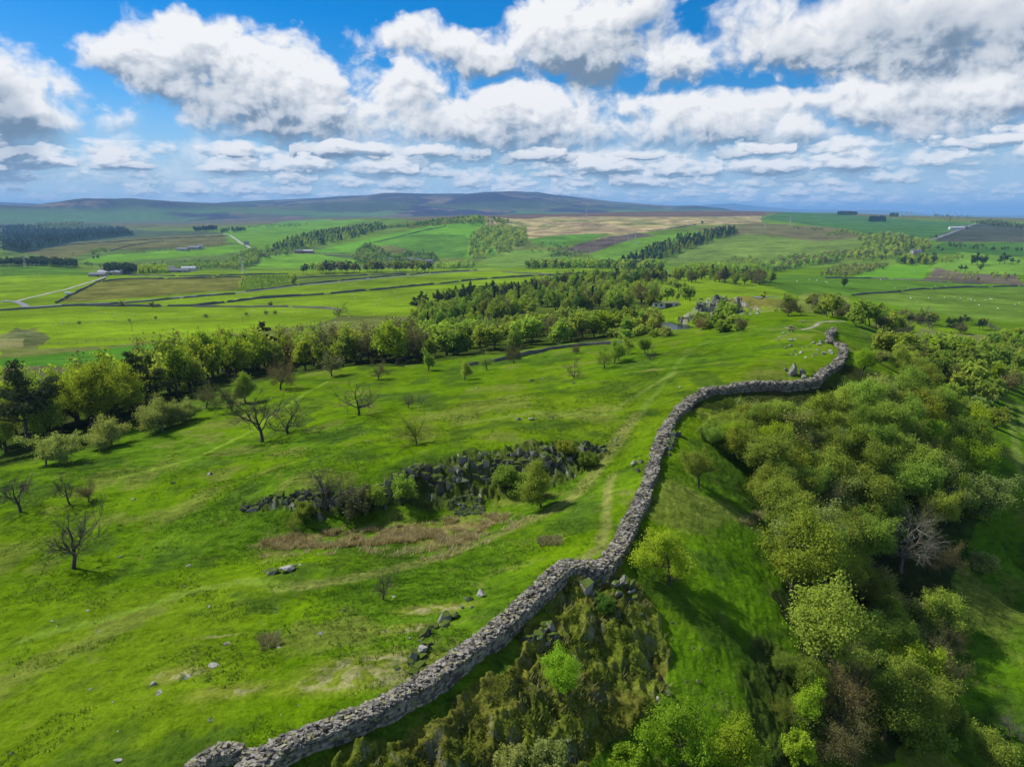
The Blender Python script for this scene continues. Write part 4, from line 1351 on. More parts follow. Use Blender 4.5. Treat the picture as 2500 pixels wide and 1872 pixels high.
SINGLE = [  # base column, base row, top row, kind, label
    (178, 1388, 1222, 'bare', 'lone bare tree with a leaning dark trunk, lowest on the sloping pasture'),
    (170, 1231, 1150, 'bare', 'round bare tree directly above the lone leaning one'),
    (50, 1250, 1140, 'bare', 'wide bare tree with heavy low limbs at the picture edge'),
    (215, 1225, 1160, 'brown', 'low brown twiggy tree tucked beside the round bare one'),
    (640, 1079, 935, 'bare', 'tallest bare oak with a stout trunk in front of the wood'),
    (702, 1058, 955, 'bare', 'bare oak just behind the tallest one, fallen limb at its foot'),
    (877, 1014, 914, 'bare', 'bare oak standing alone in the middle of the pasture'),
    (997, 996, 954, 'bare', 'small bare many-stemmed tree behind the round olive one'),
    (1028, 990, 956, 'palebare', 'thin dead stem of a tree beside the small many-stemmed one'),
    (1016, 1084, 993, 'budolive', 'round yellow-olive tree alone above the crag'),
    (793, 1246, 1130, 'bare', 'spreading bare tree leaning out from the end of the pasture crag'),
    (1135, 929, 876, 'airy', 'small yellow-green tree below the field wall'),
    (1189, 903, 853, 'budolive', 'flat-topped thin tree touching the field wall'),
    (1046, 905, 845, 'tallolive', 'dense olive tree at the wood corner by the field wall'),
    (924, 928, 872, 'brown', 'brown budding tree in front of the dark gap in the wood'),
    (811, 919, 850, 'brown', 'brown round tree at the end of the pale track'),
    (685, 951, 860, 'brown', 'large round brown-grey tree casting a shade on the wood edge'),
    (1401, 922, 871, 'bare', 'twisted half-dead oak alone on the upper pasture'),
    (1476, 898, 838, 'budolive', 'wide olive tree in front of a close trio'),
    (1500, 887, 824, 'airy', 'middle tree of a close trio on the upper pasture'),
    (1512, 881, 826, 'budolive', 'rear tree of a close trio on the upper pasture'),
    (1533, 865, 818, 'airy', 'slender tree just inside the field wall, apart from the trio'),
    (1574, 866, 818, 'olive', 'leaning dark green tree close to the field wall'),
    (1588, 878, 838, 'bare', 'low bare tree at the foot of the leaning green one'),
    (1255, 886, 830, 'brown', 'brown thin tree in front of the field wall'),
    (1406, 863, 838, 'brown', 'tiny brown tree close under the field wall'),
    (113, 1138, 1050, 'willow', 'grey-green tree nearest the picture edge along the wood'),
    (274, 1088, 1008, 'willow', 'grey-green tree alone with a dark shadow below the wood'),
    (397, 1054, 970, 'willow', 'broad grey-green tree, first of three in a row below the wood'),
    (437, 1037, 974, 'willow', 'middle grey-green tree of three in a row below the wood'),
    (466, 1025, 968, 'willow', 'slim grey-green tree, last of three in a row below the wood'),
    (503, 996, 928, 'brown', 'brown tree in front of tall yellow beeches'),
    (566, 1004, 920, 'brown', 'brown bare tree on the bank behind the tallest oak'),
    (600, 985, 905, 'olive', 'olive tree on the bank beside the pale track'),
    (934, 1464, 1386, 'bare', 'small twisted bare thorn leaning over on the near pasture'),
    (714, 1295, 1248, 'budolive', 'tiny leaning thorn below the end of the crag'),
    (1634, 1426, 1286, 'airylime', 'bright spring-green tree alone on the terrace below the wall'),
    (1369, 1708, 1592, 'lime', 'round lime-green tree on the mossy slope'),
    (1668, 1868, 1712, 'airylime', 'wide lime-green tree at the foot of the mossy slope'),
    (1800, 1900, 1760, 'airylime', 'yellow-green tree at the lower edge beside the wide lime one'),
    (1530, 1890, 1818, 'limebush', 'small lime bush at the lower edge below the mossy slope'),
    (1340, 1890, 1810, 'greybush', 'grey-green bush filling the foot of the mossy slope'),
    (1240, 1890, 1828, 'greybush', 'lower grey-green bush at the bottom edge'),
    (1322, 1238, 1112, 'olive', 'olive tree growing at the foot of the pasture crag'),
    (1290, 1215, 1150, 'olivebush', 'olive bush against the crag beside the tree'),
    (1385, 1110, 1072, 'goldbush', 'yellowish bush on the brink of the crag'),
    (915, 1235, 1178, 'olivebush', 'mossy bush on the crag face'),
    (1705, 1190, 1092, 'olive', 'rounded olive bush-like tree on the slope below the wall bend'),
    (745, 1262, 1222, 'olivebush', 'olive bush below the leaning bare tree on the crag'),
    (865, 1255, 1185, 'brownbush', 'twiggy dark bush in the middle of the crag'),
    (985, 1215, 1160, 'olivebush', 'green bush hanging over the crag brink above the scree'),
    (1230, 1190, 1130, 'olivebush', 'olive bush in the crag face behind its tree'),
    (1440, 1140, 1100, 'olivebush', 'last low bush at the far end of the crag'),
    (1480, 1490, 1448, 'darkbush', 'dark bush below the rocks at the wall corner'),
    (2104, 918, 842, 'lime', 'lime-green tree beside the outer bend of the wall'),
    (1932, 1445, 1240, 'gold', 'tall yellowish tree whose two thin trunks stand by the terrace edge'),
    (2010, 1420, 1250, 'olive', 'olive tree behind the tall yellowish one'),
    (2000, 1650, 1425, 'fresh', 'largest pale green tree on the steep bank'),
    (2085, 1630, 1478, 'fresh', 'bright leaning tree right of the largest pale one'),
    (2215, 1722, 1562, 'airylime', 'brightest lime tree with a dark leaning trunk'),
    (2300, 1700, 1570, 'brown', 'brown leafless spreading tree behind the brightest lime one'),
    (2180, 1512, 1395, 'willow', 'grey-green tree on the bank above the bright leaning one'),
    (2110, 1500, 1400, 'olive', 'olive tree between the largest pale tree and the grey-green one'),
    (2200, 1395, 1232, 'palebare', 'grey leafless tree with many tangled limbs above the sunny meadow'),
    (2290, 1400, 1300, 'brown', 'brown twiggy tree beside the grey leafless one'),
    (2395, 1400, 1345, 'greybush', 'small grey-green bush with a crooked stem in the meadow'),
    (2430, 1910, 1792, 'fresh', 'bright green crown in the lower corner'),
    (1975, 1775, 1668, 'airylime', 'lime tree on the brink of the shaded cliff'),
    (1945, 1850, 1785, 'limebush', 'lime bush hanging at the lower end of the cliff'),
    (1900, 1650, 1580, 'olive', 'olive tree overhanging the top of the cliff'),
    (1920, 1760, 1690, 'budolive', 'thin budding tree halfway along the cliff brink'),
    (2050, 1850, 1720, 'brown', 'shaded brown tree at the foot of the cliff'),
    (2250, 1830, 1740, 'olivebush', 'dark olive bush on the shaded bank'),
    (2350, 1790, 1730, 'olive', 'shaded tree on the bank above the corner crown'),
    (2460, 1800, 1745, 'palebare', 'small pale leafless tree beside the corner crown'),
    (2430, 1045, 990, 'olivebush', 'round bush alone on the grass beside the green track'),
    (2060, 702, 668, 'talldark', 'dark round tree standing above the scrub'),
    (300, 748, 729, 'brown', 'rust-brown tree against the valley field wall'),
    (372, 750, 733, 'brown', 'dark round tree against the valley field wall'),
    (504, 776, 763, 'brown', 'small dark tree on the valley fence line'),
    (602, 771, 759, 'brown', 'thin dark tree farther along the valley fence line'),
    (380, 780, 770, 'brown', 'tiny dark thorn on the valley fence line'),
    (315, 785, 776, 'brown', 'dark thorn nearest the rough ground on the fence line'),
    (193, 792, 781, 'brown', 'faint thorn where the fence line meets the rough ground'),
    (660, 749, 733, 'brown', 'dark spreading tree on the middle valley wall'),
    (651, 768, 755, 'brown', 'first of two thorns below the middle valley wall'),
    (671, 768, 755, 'brown', 'second of two thorns below the middle valley wall'),
    (828, 772, 737, 'bare', 'tall bare tree where the valley fences meet'),
    (717, 697, 664, 'tallgreen', 'single green tree at the end of the young plantation'),
]
for bx, by, top, kind, label in SINGLE:
    w = {'bare': 1.15, 'gold': 1.0, 'airylime': 1.15, 'palebare': 1.25, 'willow': 1.25, 'fresh': 1.1, 'lime': 1.1}.get(kind, 1.05)
    tree_at(bx, by, top, kind, label, wide=w)


def scatter(poly, count, mix, hmin, hmax, labels, group, seed, gap=.8, sink=0.1):
    """Trees of a wood: poly in ground pixels, mix = {kind: share}, labels = {kind: label}."""
    rng = random.Random(seed)
    P = gpoly(poly)
    x0, y0 = P.min(0)
    x1, y1 = P.max(0)
    kinds, weights = list(mix), list(mix.values())
    done = tries = 0
    while done < count and tries < count * 60:
        tries += 1
        x, y = x0 + rng.random() * (x1 - x0), y0 + rng.random() * (y1 - y0)
        if not inside(P, np.array([x]), np.array([y]))[0]:
            continue
        kind = rng.choices(kinds, weights)[0]
        h = hmin + (hmax - hmin) * rng.random()
        if KINDS[kind][0] == 'shrub':
            h *= .6
        d = float(line_dist(RIDGE, np.array([x]), np.array([y]), 60)[0])
        if y < 190 and d < 40:
            h = min(h, max(2.4, d * .72 - .8))            # kept low beside the wall by wind and sheep
        rad = h * .28
        if any((x - a) ** 2 + (y - b) ** 2 < ((rad + c) * gap) ** 2 for a, b, c in TREES):
            continue
        put_tree(x, y, h, kind, labels[kind], group, wide=.9 + .35 * rng.random(), sink=sink)
        done += 1


# the wood on the steep bank north of the wall
scatter([(1700, 1060), (1760, 1045), (1850, 1055), (1990, 1065), (2085, 1040), (2150, 995), (2250, 980), (2350, 1060), (2420, 1180), (2330, 1280), (2200, 1365), (2100, 1420), (1960, 1380), (1880, 1280), (1830, 1180), (1740, 1100)],
        130, {'olive': .40, 'fresh': .27, 'gold': .07, 'willow': .10, 'brown': .05, 'lime': .06, 'darkbush': .02}, 6.5, 10.0,
        {'olive': 'olive-green tree in the dense wood on the steep bank', 'fresh': 'fresh green tree in the dense wood on the steep bank', 'gold': 'yellow-bronze tree in the dense wood on the steep bank',
         'willow': 'grey-green tree in the dense wood on the steep bank', 'brown': 'brown leafless tree in the dense wood on the steep bank', 'lime': 'lime-green tree in the dense wood on the steep bank', 'darkbush': 'dark bush in the dense wood on the steep bank'},
        'trees of the wood on the steep bank', 5, .62)
scatter([(1940, 1560), (2080, 1560), (2250, 1480), (2330, 1560), (2330, 1700), (2250, 1800), (2150, 1860), (1990, 1860), (1950, 1740)],
        22, {'olive': .4, 'brown': .25, 'fresh': .2, 'olivebush': .15}, 4.5, 7.0,
        {'olive': 'olive tree on the shaded bank below the terrace', 'fresh': 'green tree on the shaded bank below the terrace', 'brown': 'leafless tree on the shaded bank below the terrace', 'olivebush': 'olive bush on the shaded bank below the terrace'},
        'trees on the shaded bank below the terrace', 6, .8)
# scrub on the low ground farther north
scatter([(2110, 880), (2120, 850), (2200, 845), (2350, 850), (2500, 855), (2500, 1000), (2420, 990), (2330, 1010), (2240, 940)],
        130, {'olive': .25, 'fresh': .30, 'shrub': .2, 'greybush': .1, 'brown': .1, 'lime': .05}, 4.5, 7.5,
        {'olive': 'olive scrub tree on the low ground behind the bank', 'fresh': 'light green scrub tree on the low ground behind the bank', 'shrub': 'green bush among scrub on the low ground', 'greybush': 'grey-green bush among scrub on the low ground',
         'brown': 'brown scrub tree on the low ground behind the bank', 'lime': 'yellow-green scrub tree on the low ground behind the bank'}, 'scrub on the low ground behind the bank', 7, .6)
scatter([(2080, 800), (2090, 785), (2160, 790), (2230, 800), (2230, 826), (2150, 830), (2080, 822)],
        26, {'palebare': .5, 'fresh': .3, 'brown': .2}, 6, 9, {'palebare': 'pale leafless birch in the clump behind the far wall bend', 'fresh': 'green tree in the birch clump behind the far wall bend', 'brown': 'brown tree in the birch clump behind the far wall bend'},
        'birch clump behind the far wall bend', 8, .7)
scatter([(2120, 768), (2250, 775), (2360, 790), (2430, 808), (2420, 826), (2300, 812), (2230, 796), (2130, 785)],
        34, {'brown': .35, 'olive': .25, 'pine': .25, 'palebare': .15}, 6, 9, {'brown': 'brown tree in the belt beside the sheep field', 'olive': 'olive tree in the belt beside the sheep field', 'pine': 'dark small pine in the belt beside the sheep field', 'palebare': 'pale leafless tree in the belt beside the sheep field'},
        'tree belt beside the sheep field', 9, .7)
scatter([(2400, 835), (2430, 815), (2500, 815), (2500, 850), (2420, 850)], 14, {'fresh': .5, 'lime': .2, 'shrub': .3}, 5, 8,
        {'fresh': 'green tree behind the scrub at the picture edge', 'lime': 'lime tree behind the scrub at the picture edge', 'shrub': 'green bush behind the scrub at the picture edge'}, 'trees behind the scrub at the picture edge', 10, .8)
# the wood along the foot of the pasture
scatter([(0, 1125), (90, 1095), (200, 1062), (330, 1018), (440, 972), (420, 955), (300, 985), (150, 1030), (0, 1070)],
        60, {'tall': .42, 'tallgreen': .2, 'pine': .05, 'tallolive': .23, 'brown': .1}, 13, 18,
        {'tall': 'tall yellow-green beech in the wood at the pasture foot', 'tallgreen': 'tall green tree in the wood at the pasture foot', 'pine': 'tall dark pine in the wood at the pasture foot', 'tallolive': 'tall olive tree in the wood at the pasture foot', 'brown': 'brown leafless tree in the wood at the pasture foot'},
        'trees of the wood at the pasture foot', 11, .62)
scatter([(440, 972), (540, 935), (640, 915), (640, 895), (540, 905), (430, 945)], 24, {'tall': .55, 'pine': .08, 'tallolive': .27, 'brown': .1}, 13, 18,
        {'tall': 'tall bright beech where the wood bends behind the oaks', 'pine': 'dark pine where the wood bends behind the oaks', 'tallolive': 'olive tree where the wood bends behind the oaks', 'brown': 'brown tree where the wood bends behind the oaks'},
        'trees where the wood bends behind the oaks', 12, .62)
scatter([(640, 915), (760, 905), (880, 890), (1000, 888), (1000, 868), (880, 868), (760, 875), (640, 892)], 44, {'tall': .34, 'tallolive': .26, 'brown': .3, 'tallgreen': .1}, 10, 15,
        {'tall': 'yellow-green beech in the wood above the pale track', 'tallolive': 'olive tree in the wood above the pale track', 'brown': 'brown leafless tree in the wood above the pale track', 'tallgreen': 'green tree in the wood above the pale track'},
        'trees of the wood above the pale track', 13, .62)
# the big mixed wood beyond the field wall
scatter([(1000, 885), (1180, 862), (1330, 845), (1480, 825), (1600, 812), (1590, 785), (1500, 775), (1350, 790), (1150, 815), (980, 840)],
        150, {'fresh': .50, 'olive': .12, 'lime': .08, 'tallgreen': .15, 'shrub': .1, 'brown': .08}, 6.5, 11,
        {'fresh': 'light green tree in the thicket behind the field wall', 'olive': 'olive tree in the thicket behind the field wall', 'lime': 'lime tree in the thicket behind the field wall', 'tallgreen': 'tall rounded green tree in the thicket behind the field wall',
         'shrub': 'green bush in the thicket behind the field wall', 'brown': 'brown tree in the thicket behind the field wall'}, 'thicket behind the field wall', 14, .52)
scatter([(960, 830), (1150, 805), (1350, 780), (1500, 765), (1600, 755), (1600, 715), (1480, 705), (1300, 722), (1150, 745), (1020, 775)],
        170, {'tallgreen': .32, 'tallolive': .28, 'talldark': .12, 'brown': .14, 'tall': .06, 'spruce': .10}, 11, 16,
        {'tallgreen': 'tall green tree in the middle of the big mixed wood', 'tallolive': 'olive tree in the middle of the big mixed wood', 'talldark': 'dark green tree in the middle of the big mixed wood', 'brown': 'brown tree in the middle of the big mixed wood',
         'tall': 'yellow-green tree in the middle of the big mixed wood', 'spruce': 'dark spruce spire in the middle of the big mixed wood'}, 'big mixed wood in the valley', 15, .52)
scatter([(1010, 766), (1060, 752), (1180, 735), (1290, 725), (1290, 712), (1150, 722), (1040, 745)], 50, {'pine': .8, 'tallolive': .2}, 11, 15,
        {'pine': 'dark pine in the stand at the edge of the bright fields', 'tallolive': 'olive tree among pines at the edge of the bright fields'}, 'pine stand at the edge of the bright fields', 16, .5)
scatter([(1290, 722), (1450, 704), (1620, 700), (1780, 700), (1920, 706), (1910, 690), (1750, 678), (1600, 680), (1420, 688), (1290, 708)], 120, {'pine': .22, 'tallolive': .3, 'brown': .2, 'tall': .16, 'talldark': .12}, 13, 18,
        {'pine': 'dark pine on the far edge of the big wood', 'tallolive': 'olive tree on the far edge of the big wood', 'brown': 'brown tree on the far edge of the big wood', 'tall': 'yellow-green tree on the far edge of the big wood', 'talldark': 'dark tree on the far edge of the big wood'},
        'far edge of the big wood', 17, .45)
scatter([(1600, 745), (1690, 742), (1690, 705), (1620, 700)], 14, {'tallolive': .5, 'fresh': .5}, 7, 11, {'tallolive': 'olive tree beside the quarry lawn', 'fresh': 'green tree beside the quarry lawn'}, 'trees beside the quarry lawn', 18, .7)
# bushes round the pond and quarry
scatter([(1640, 822), (1560, 826), (1470, 828), (1480, 815), (1560, 808), (1630, 812)], 14, {'shrub': .5, 'greybush': .3, 'fresh': .2}, 4, 6.5,
        {'shrub': 'green bush on the near pond bank', 'greybush': 'grey-green bush on the near pond bank', 'fresh': 'small green tree on the near pond bank'}, 'bushes on the near pond bank', 19, .7)
scatter([(1700, 812), (1700, 790), (1780, 780), (1860, 785), (1850, 806), (1780, 812)], 20, {'olivebush': .3, 'shrub': .3, 'brown': .2, 'fresh': .2}, 4.5, 7,
        {'olivebush': 'olive bush between pond and quarry face', 'shrub': 'green bush between pond and quarry face', 'brown': 'brown small tree between pond and quarry face', 'fresh': 'green small tree between pond and quarry face'}, 'bushes between pond and quarry face', 20, .7)
scatter([(1880, 790), (1880, 760), (1930, 740), (2000, 745), (2075, 760), (2060, 785), (1960, 792)], 46, {'olive': .35, 'brown': .25, 'fresh': .25, 'olivebush': .15}, 5, 9,
        {'olive': 'olive tree in the copse beyond the end of the wall', 'brown': 'brown tree in the copse beyond the end of the wall', 'fresh': 'green tree in the copse beyond the end of the wall', 'olivebush': 'olive bush in the copse beyond the end of the wall'},
        'copse beyond the end of the wall', 21, .68)
scatter([(1790, 726), (1840, 716), (1900, 716), (1930, 735), (1880, 742)], 12, {'goldbush': .4, 'limebush': .3, 'olivebush': .3}, 4, 6,
        {'goldbush': 'gorse-yellow bush on the quarry top', 'limebush': 'lime bush on the quarry top', 'olivebush': 'olive bush on the quarry top'}, 'bushes on the quarry top', 22, .8)


# ------------------------------------------------------------------ pond, roads
def sheet(name, pts, z):
    bm = raw_mesh(name, np.array([(x, y, z) for x, y in pts]), np.array([list(range(len(pts)))]), False)
    return bm


def water_material():
    mat = bpy.data.materials.new('pond water')
    mat.use_nodes = True
    n = NT(mat.node_tree)
    p = mat.node_tree.nodes['Principled BSDF']
    p.inputs['Base Color'].default_value = (.016, .022, .018, 1)
    p.inputs['Roughness'].default_value = .2
    p.inputs['Specular IOR Level'].default_value = .12
    bm = n.node('ShaderNodeBump')
    bm.inputs['Strength'].default_value = .06
    n.put(bm.inputs['Height'], n.noise(n.node('ShaderNodeNewGeometry').outputs['Position'], 1.2, 3, .6))
    n.put(p.inputs['Normal'], bm.outputs[0])
    return mat


pond_edge = gpoly([(1560, 820), (1590, 795), (1640, 781), (1706, 778), (1710, 800), (1700, 815), (1665, 822), (1600, 826)])
link('pond_water', sheet('pond_water', pond_edge, -25.7), water_material(), kind='structure')

M_ROAD = plain_material('worn asphalt', (.13, .135, .14), .2, .5)
M_TRACK = plain_material('stony track', (.26, .25, .21), .2, .5)


def ribbon(name, px, width, mat, lift=.25):
    line = smooth_line([gp(*p)[:2] for p in px], 3.0)
    t = unit(np.gradient(line, axis=0))
    nr = np.stack([t[:, 1], -t[:, 0]], 1)
    off = np.linspace(-.5, .5, 5) * width
    P = line[:, None] + nr[:, None] * off[None, :, None]
    z = ground(P[..., 0].ravel(), P[..., 1].ravel()).reshape(P.shape[:2]) + lift
    z = np.maximum(z, z.mean(1, keepdims=True))
    me = grid_mesh(name, P[..., 0], P[..., 1], z)
    return link(name, me, mat, kind='structure')


ribbon('road', [(-60, 762), (0, 757), (60, 751), (150, 745), (300, 738), (424, 727), (580, 715), (720, 698), (900, 682), (1000, 674), (1100, 666), (1160, 662), (1225, 659)], 7.5, M_ROAD)
ribbon('side_road', [(-40, 738), (0, 738), (22, 735), (40, 737), (56, 743), (66, 750)], 6, M_ROAD, .3)
ribbon('farm_lane', [(40, 736), (70, 728), (120, 716), (180, 701), (215, 690), (245, 681), (262, 675)], 4.5, M_TRACK)
ribbon('hill_road', [(545, 571), (562, 575), (575, 584), (588, 594), (612, 607)], 9, M_TRACK, .4)
ribbon('distant_road', [(2270, 586), (2290, 581), (2320, 570), (2345, 560), (2364, 553), (2384, 545)], 12, M_ROAD, .5)
ribbon('quarry_lane', [(1850, 730), (1865, 725), (1885, 724), (1905, 728)], 4, M_ROAD)

# ------------------------------------------------------------------ field walls and fences
M_DRY = stone_material('dry stone', (.17, .165, .15), (.05, .05, .045), (.16, .17, .07), .3, .5)


def field_wall(px, label, h=1.5, w=.9, step=2.0):
    line = smooth_line([gp(*p)[:2] for p in px], step)
    t = unit(np.gradient(line, axis=0))
    nr = np.stack([t[:, 1], -t[:, 0]], 1)
    z = ground(line[:, 0], line[:, 1])
    s = np.arange(len(line)) * step
    top = h * (.75 + .5 * vnoise(s / 7, s * 0 + 3, 5)) * np.where(vnoise(s / 13, s * 0 + 8, 6) > .10, 1, .25)
    prof = [(-.5, -.6), (-.42, 1), (-.15, 1.12), (.15, 1.12), (.42, 1), (.5, -.6)]
    X = np.stack([line[:, 0] + nr[:, 0] * o * w for o, k in prof], 1)
    Y = np.stack([line[:, 1] + nr[:, 1] * o * w for o, k in prof], 1)
    Zs = np.stack([z + (top * k if k > 0 else k) for o, k in prof], 1)
    link('field_wall', grid_mesh('field_wall', X, Y, Zs), M_DRY, label=label, category='field wall')


for args in [
    ([(1140, 893), (1180, 888), (1225, 880), (1326, 859), (1426, 844), (1532, 836)], 'stone wall between the pasture and the thicket below it', 1.0, .6, 1.0),
    ([(150, 747), (300, 748), (395, 749), (470, 748), (500, 745), (625, 730), (700, 725), (798, 719), (933, 707), (1024, 698), (1225, 679), (1356, 672), (1420, 668)], 'longest dark wall crossing all the bright valley fields', 2.0, 1.4),
    ([(470, 749), (560, 750), (625, 750), (700, 750), (800, 754), (832, 759)], 'short ragged wall under the longest dark one', 1.6, 1.2),
    ([(251, 688), (285, 683), (400, 681), (590, 677)], 'wall along the upper side of the brown field', 1.8, 1.3),
    ([(258, 680), (225, 696), (180, 718), (136, 741)], 'wall running down beside the farm lane', 1.8, 1.3),
    ([(311, 673), (400, 674), (523, 674), (625, 671), (707, 669)], 'wall between two thin bright fields above the brown one', 1.8, 1.3),
    ([(727, 679), (800, 676), (882, 673), (995, 670)], 'wall from the plantation to the pine belt', 1.8, 1.3),
    ([(600, 712), (735, 695), (897, 680), (1000, 672), (1100, 664), (1165, 660)], 'roadside wall beside the white car', 1.7, 1.1),
    ([(-20, 760), (60, 755), (150, 749), (300, 741), (424, 730), (580, 718)], 'roadside wall near the road junction', 1.5, 1.1),
    ([(1225, 665), (1259, 667), (1320, 669), (1356, 672)], 'short wall joining the longest one near the big wood', 1.7, 1.3),
    ([(1470, 667), (1550, 667), (1623, 668)], 'wall across the bright rise behind the big wood', 1.8, 1.3),
    ([(2014, 680), (2126, 680), (2200, 683), (2300, 689), (2400, 694)], 'dark wall along the far side of the sheep field', 1.7, 1.2),
    ([(2079, 722), (2150, 716), (2232, 708), (2350, 702), (2500, 699)], 'curving wall on the near side of the sheep field', 1.5, 1.0),
    ([(113, 601), (226, 594), (339, 587), (450, 581), (565, 575)], 'long faint wall across the olive moor', 2.2, 2.0, 5.0),
    ([(270, 614), (320, 600), (360, 593), (400, 589)], 'faint wall branching off across the olive moor', 2.2, 2.0, 5.0),
    ([(911, 593), (960, 582), (1000, 572), (1040, 562), (1090, 552)], 'faint hedge wall over the hillside fields', 2.2, 2.0, 5.0),
    ([(1579, 565), (1640, 558), (1700, 550)], 'straight wall at the foot of the straw moor', 2.2, 2.0, 5.0),
    ([(792, 624), (840, 626), (885, 628)], 'short wall beside the low hill in the valley', 2.0, 1.6, 4.0),
]:
    field_wall(*args)

M_WOOD = plain_material('weathered timber', (.16, .14, .11), .3, 2)


def fence(px, label, gap, h=1.25):
    line = smooth_line([gp(*p)[:2] for p in px], gap)
    root = bpy.data.objects.new('wire_fence', None)
    COL.objects.link(root)
    root['label'], root['category'] = label, 'fence'
    posts, wires = Soup(), Soup()
    z = ground(line[:, 0], line[:, 1])
    for (x, y), zz in zip(line, z):
        posts.box((x, y, zz + h / 2 - .2), (.16, .16, h + .4))
    for k in (.45, .8, 1.1):
        wires.tube(np.concatenate([line, (z + k)[:, None]], 1), np.full(len(line), .03), 3)
    o = link('post_row', posts.mesh('post_row'), M_WOOD, root, kind='stuff')
    link('wire', wires.mesh('wire'), M_WOOD, root)


fence([(97, 842), (190, 838), (284, 832), (450, 818), (625, 804), (720, 797), (775, 786), (800, 776)], 'post fence along the lower side of the brightest field', 5.0)
fence([(120, 795), (250, 788), (381, 782), (500, 776), (625, 771), (720, 766), (798, 762)], 'fence line with thorns along the middle of the bright fields', 6.0)


# ------------------------------------------------------------------ rocks
def rock_mesh(seed, tall=1.0):
    rng = np.random.default_rng(seed)
    import bmesh
    bm = bmesh.new()
    bmesh.ops.create_icosphere(bm, subdivisions=3, radius=1.0)
    planes = unit(rng.normal(size=(13, 3)))
    dist = .42 + .4 * rng.random(13)
    off = rng.random(3) * 50
    for v in bm.verts:
        p = np.array(v.co)
        for q, d in zip(planes, dist):
            k = p @ q - d
            if k > 0:
                p = p - q * k
        s = float(vnoise(np.array([p[0] * 3 + off[0]]), np.array([p[1] * 3 + p[2] * 2.3 + off[1]]), seed)[0]) - .5
        p = p * (1 + s * .22)
        v.co = (p[0], p[1], p[2] * tall)
    me = bpy.data.meshes.new('boulder')
    bm.to_mesh(me)
    bm.free()
    return me


M_ROCK = stone_material('pale whinstone', (.38, .37, .345), (.12, .115, .11), (.28, .28, .15), .4)
M_DARKROCK = stone_material('mossy whinstone', (.27, .265, .24), (.065, .064, .058), (.22, .23, .10), 1.0)
ROCKS = [rock_mesh(40 + i) for i in range(5)]
for r in ROCKS:
    r.materials.append(M_ROCK)
DARK = [r.copy() for r in ROCKS]
for r in DARK:
    r.materials.clear()
    r.materials.append(M_DARKROCK)
rock_rng = random.Random(3)


def rock(px, py, w, label, group=None, tall=.55, dark=False, name='boulder', sink=.25):
    """A rock whose width in the photograph is w pixels."""
    rng = rock_rng
    x, y, z = gp(px, py)
    d = math.hypot(x, y, z - CAMZ)
    s = w * d / PXF / 2
    o = link(name, rng.choice(DARK if dark else ROCKS), None, None, label=label, category='rock')
    o.location = (x, y, z + s * tall * (1 - sink * 2))
    o.rotation_euler = ((rng.random() - .5) * .5, (rng.random() - .5) * .5, rng.random() * 6.283)
    o.scale = (s * (.85 + .3 * rng.random()), s * (.7 + .3 * rng.random()), s * tall)
    if group:
        o['group'] = group
    return o


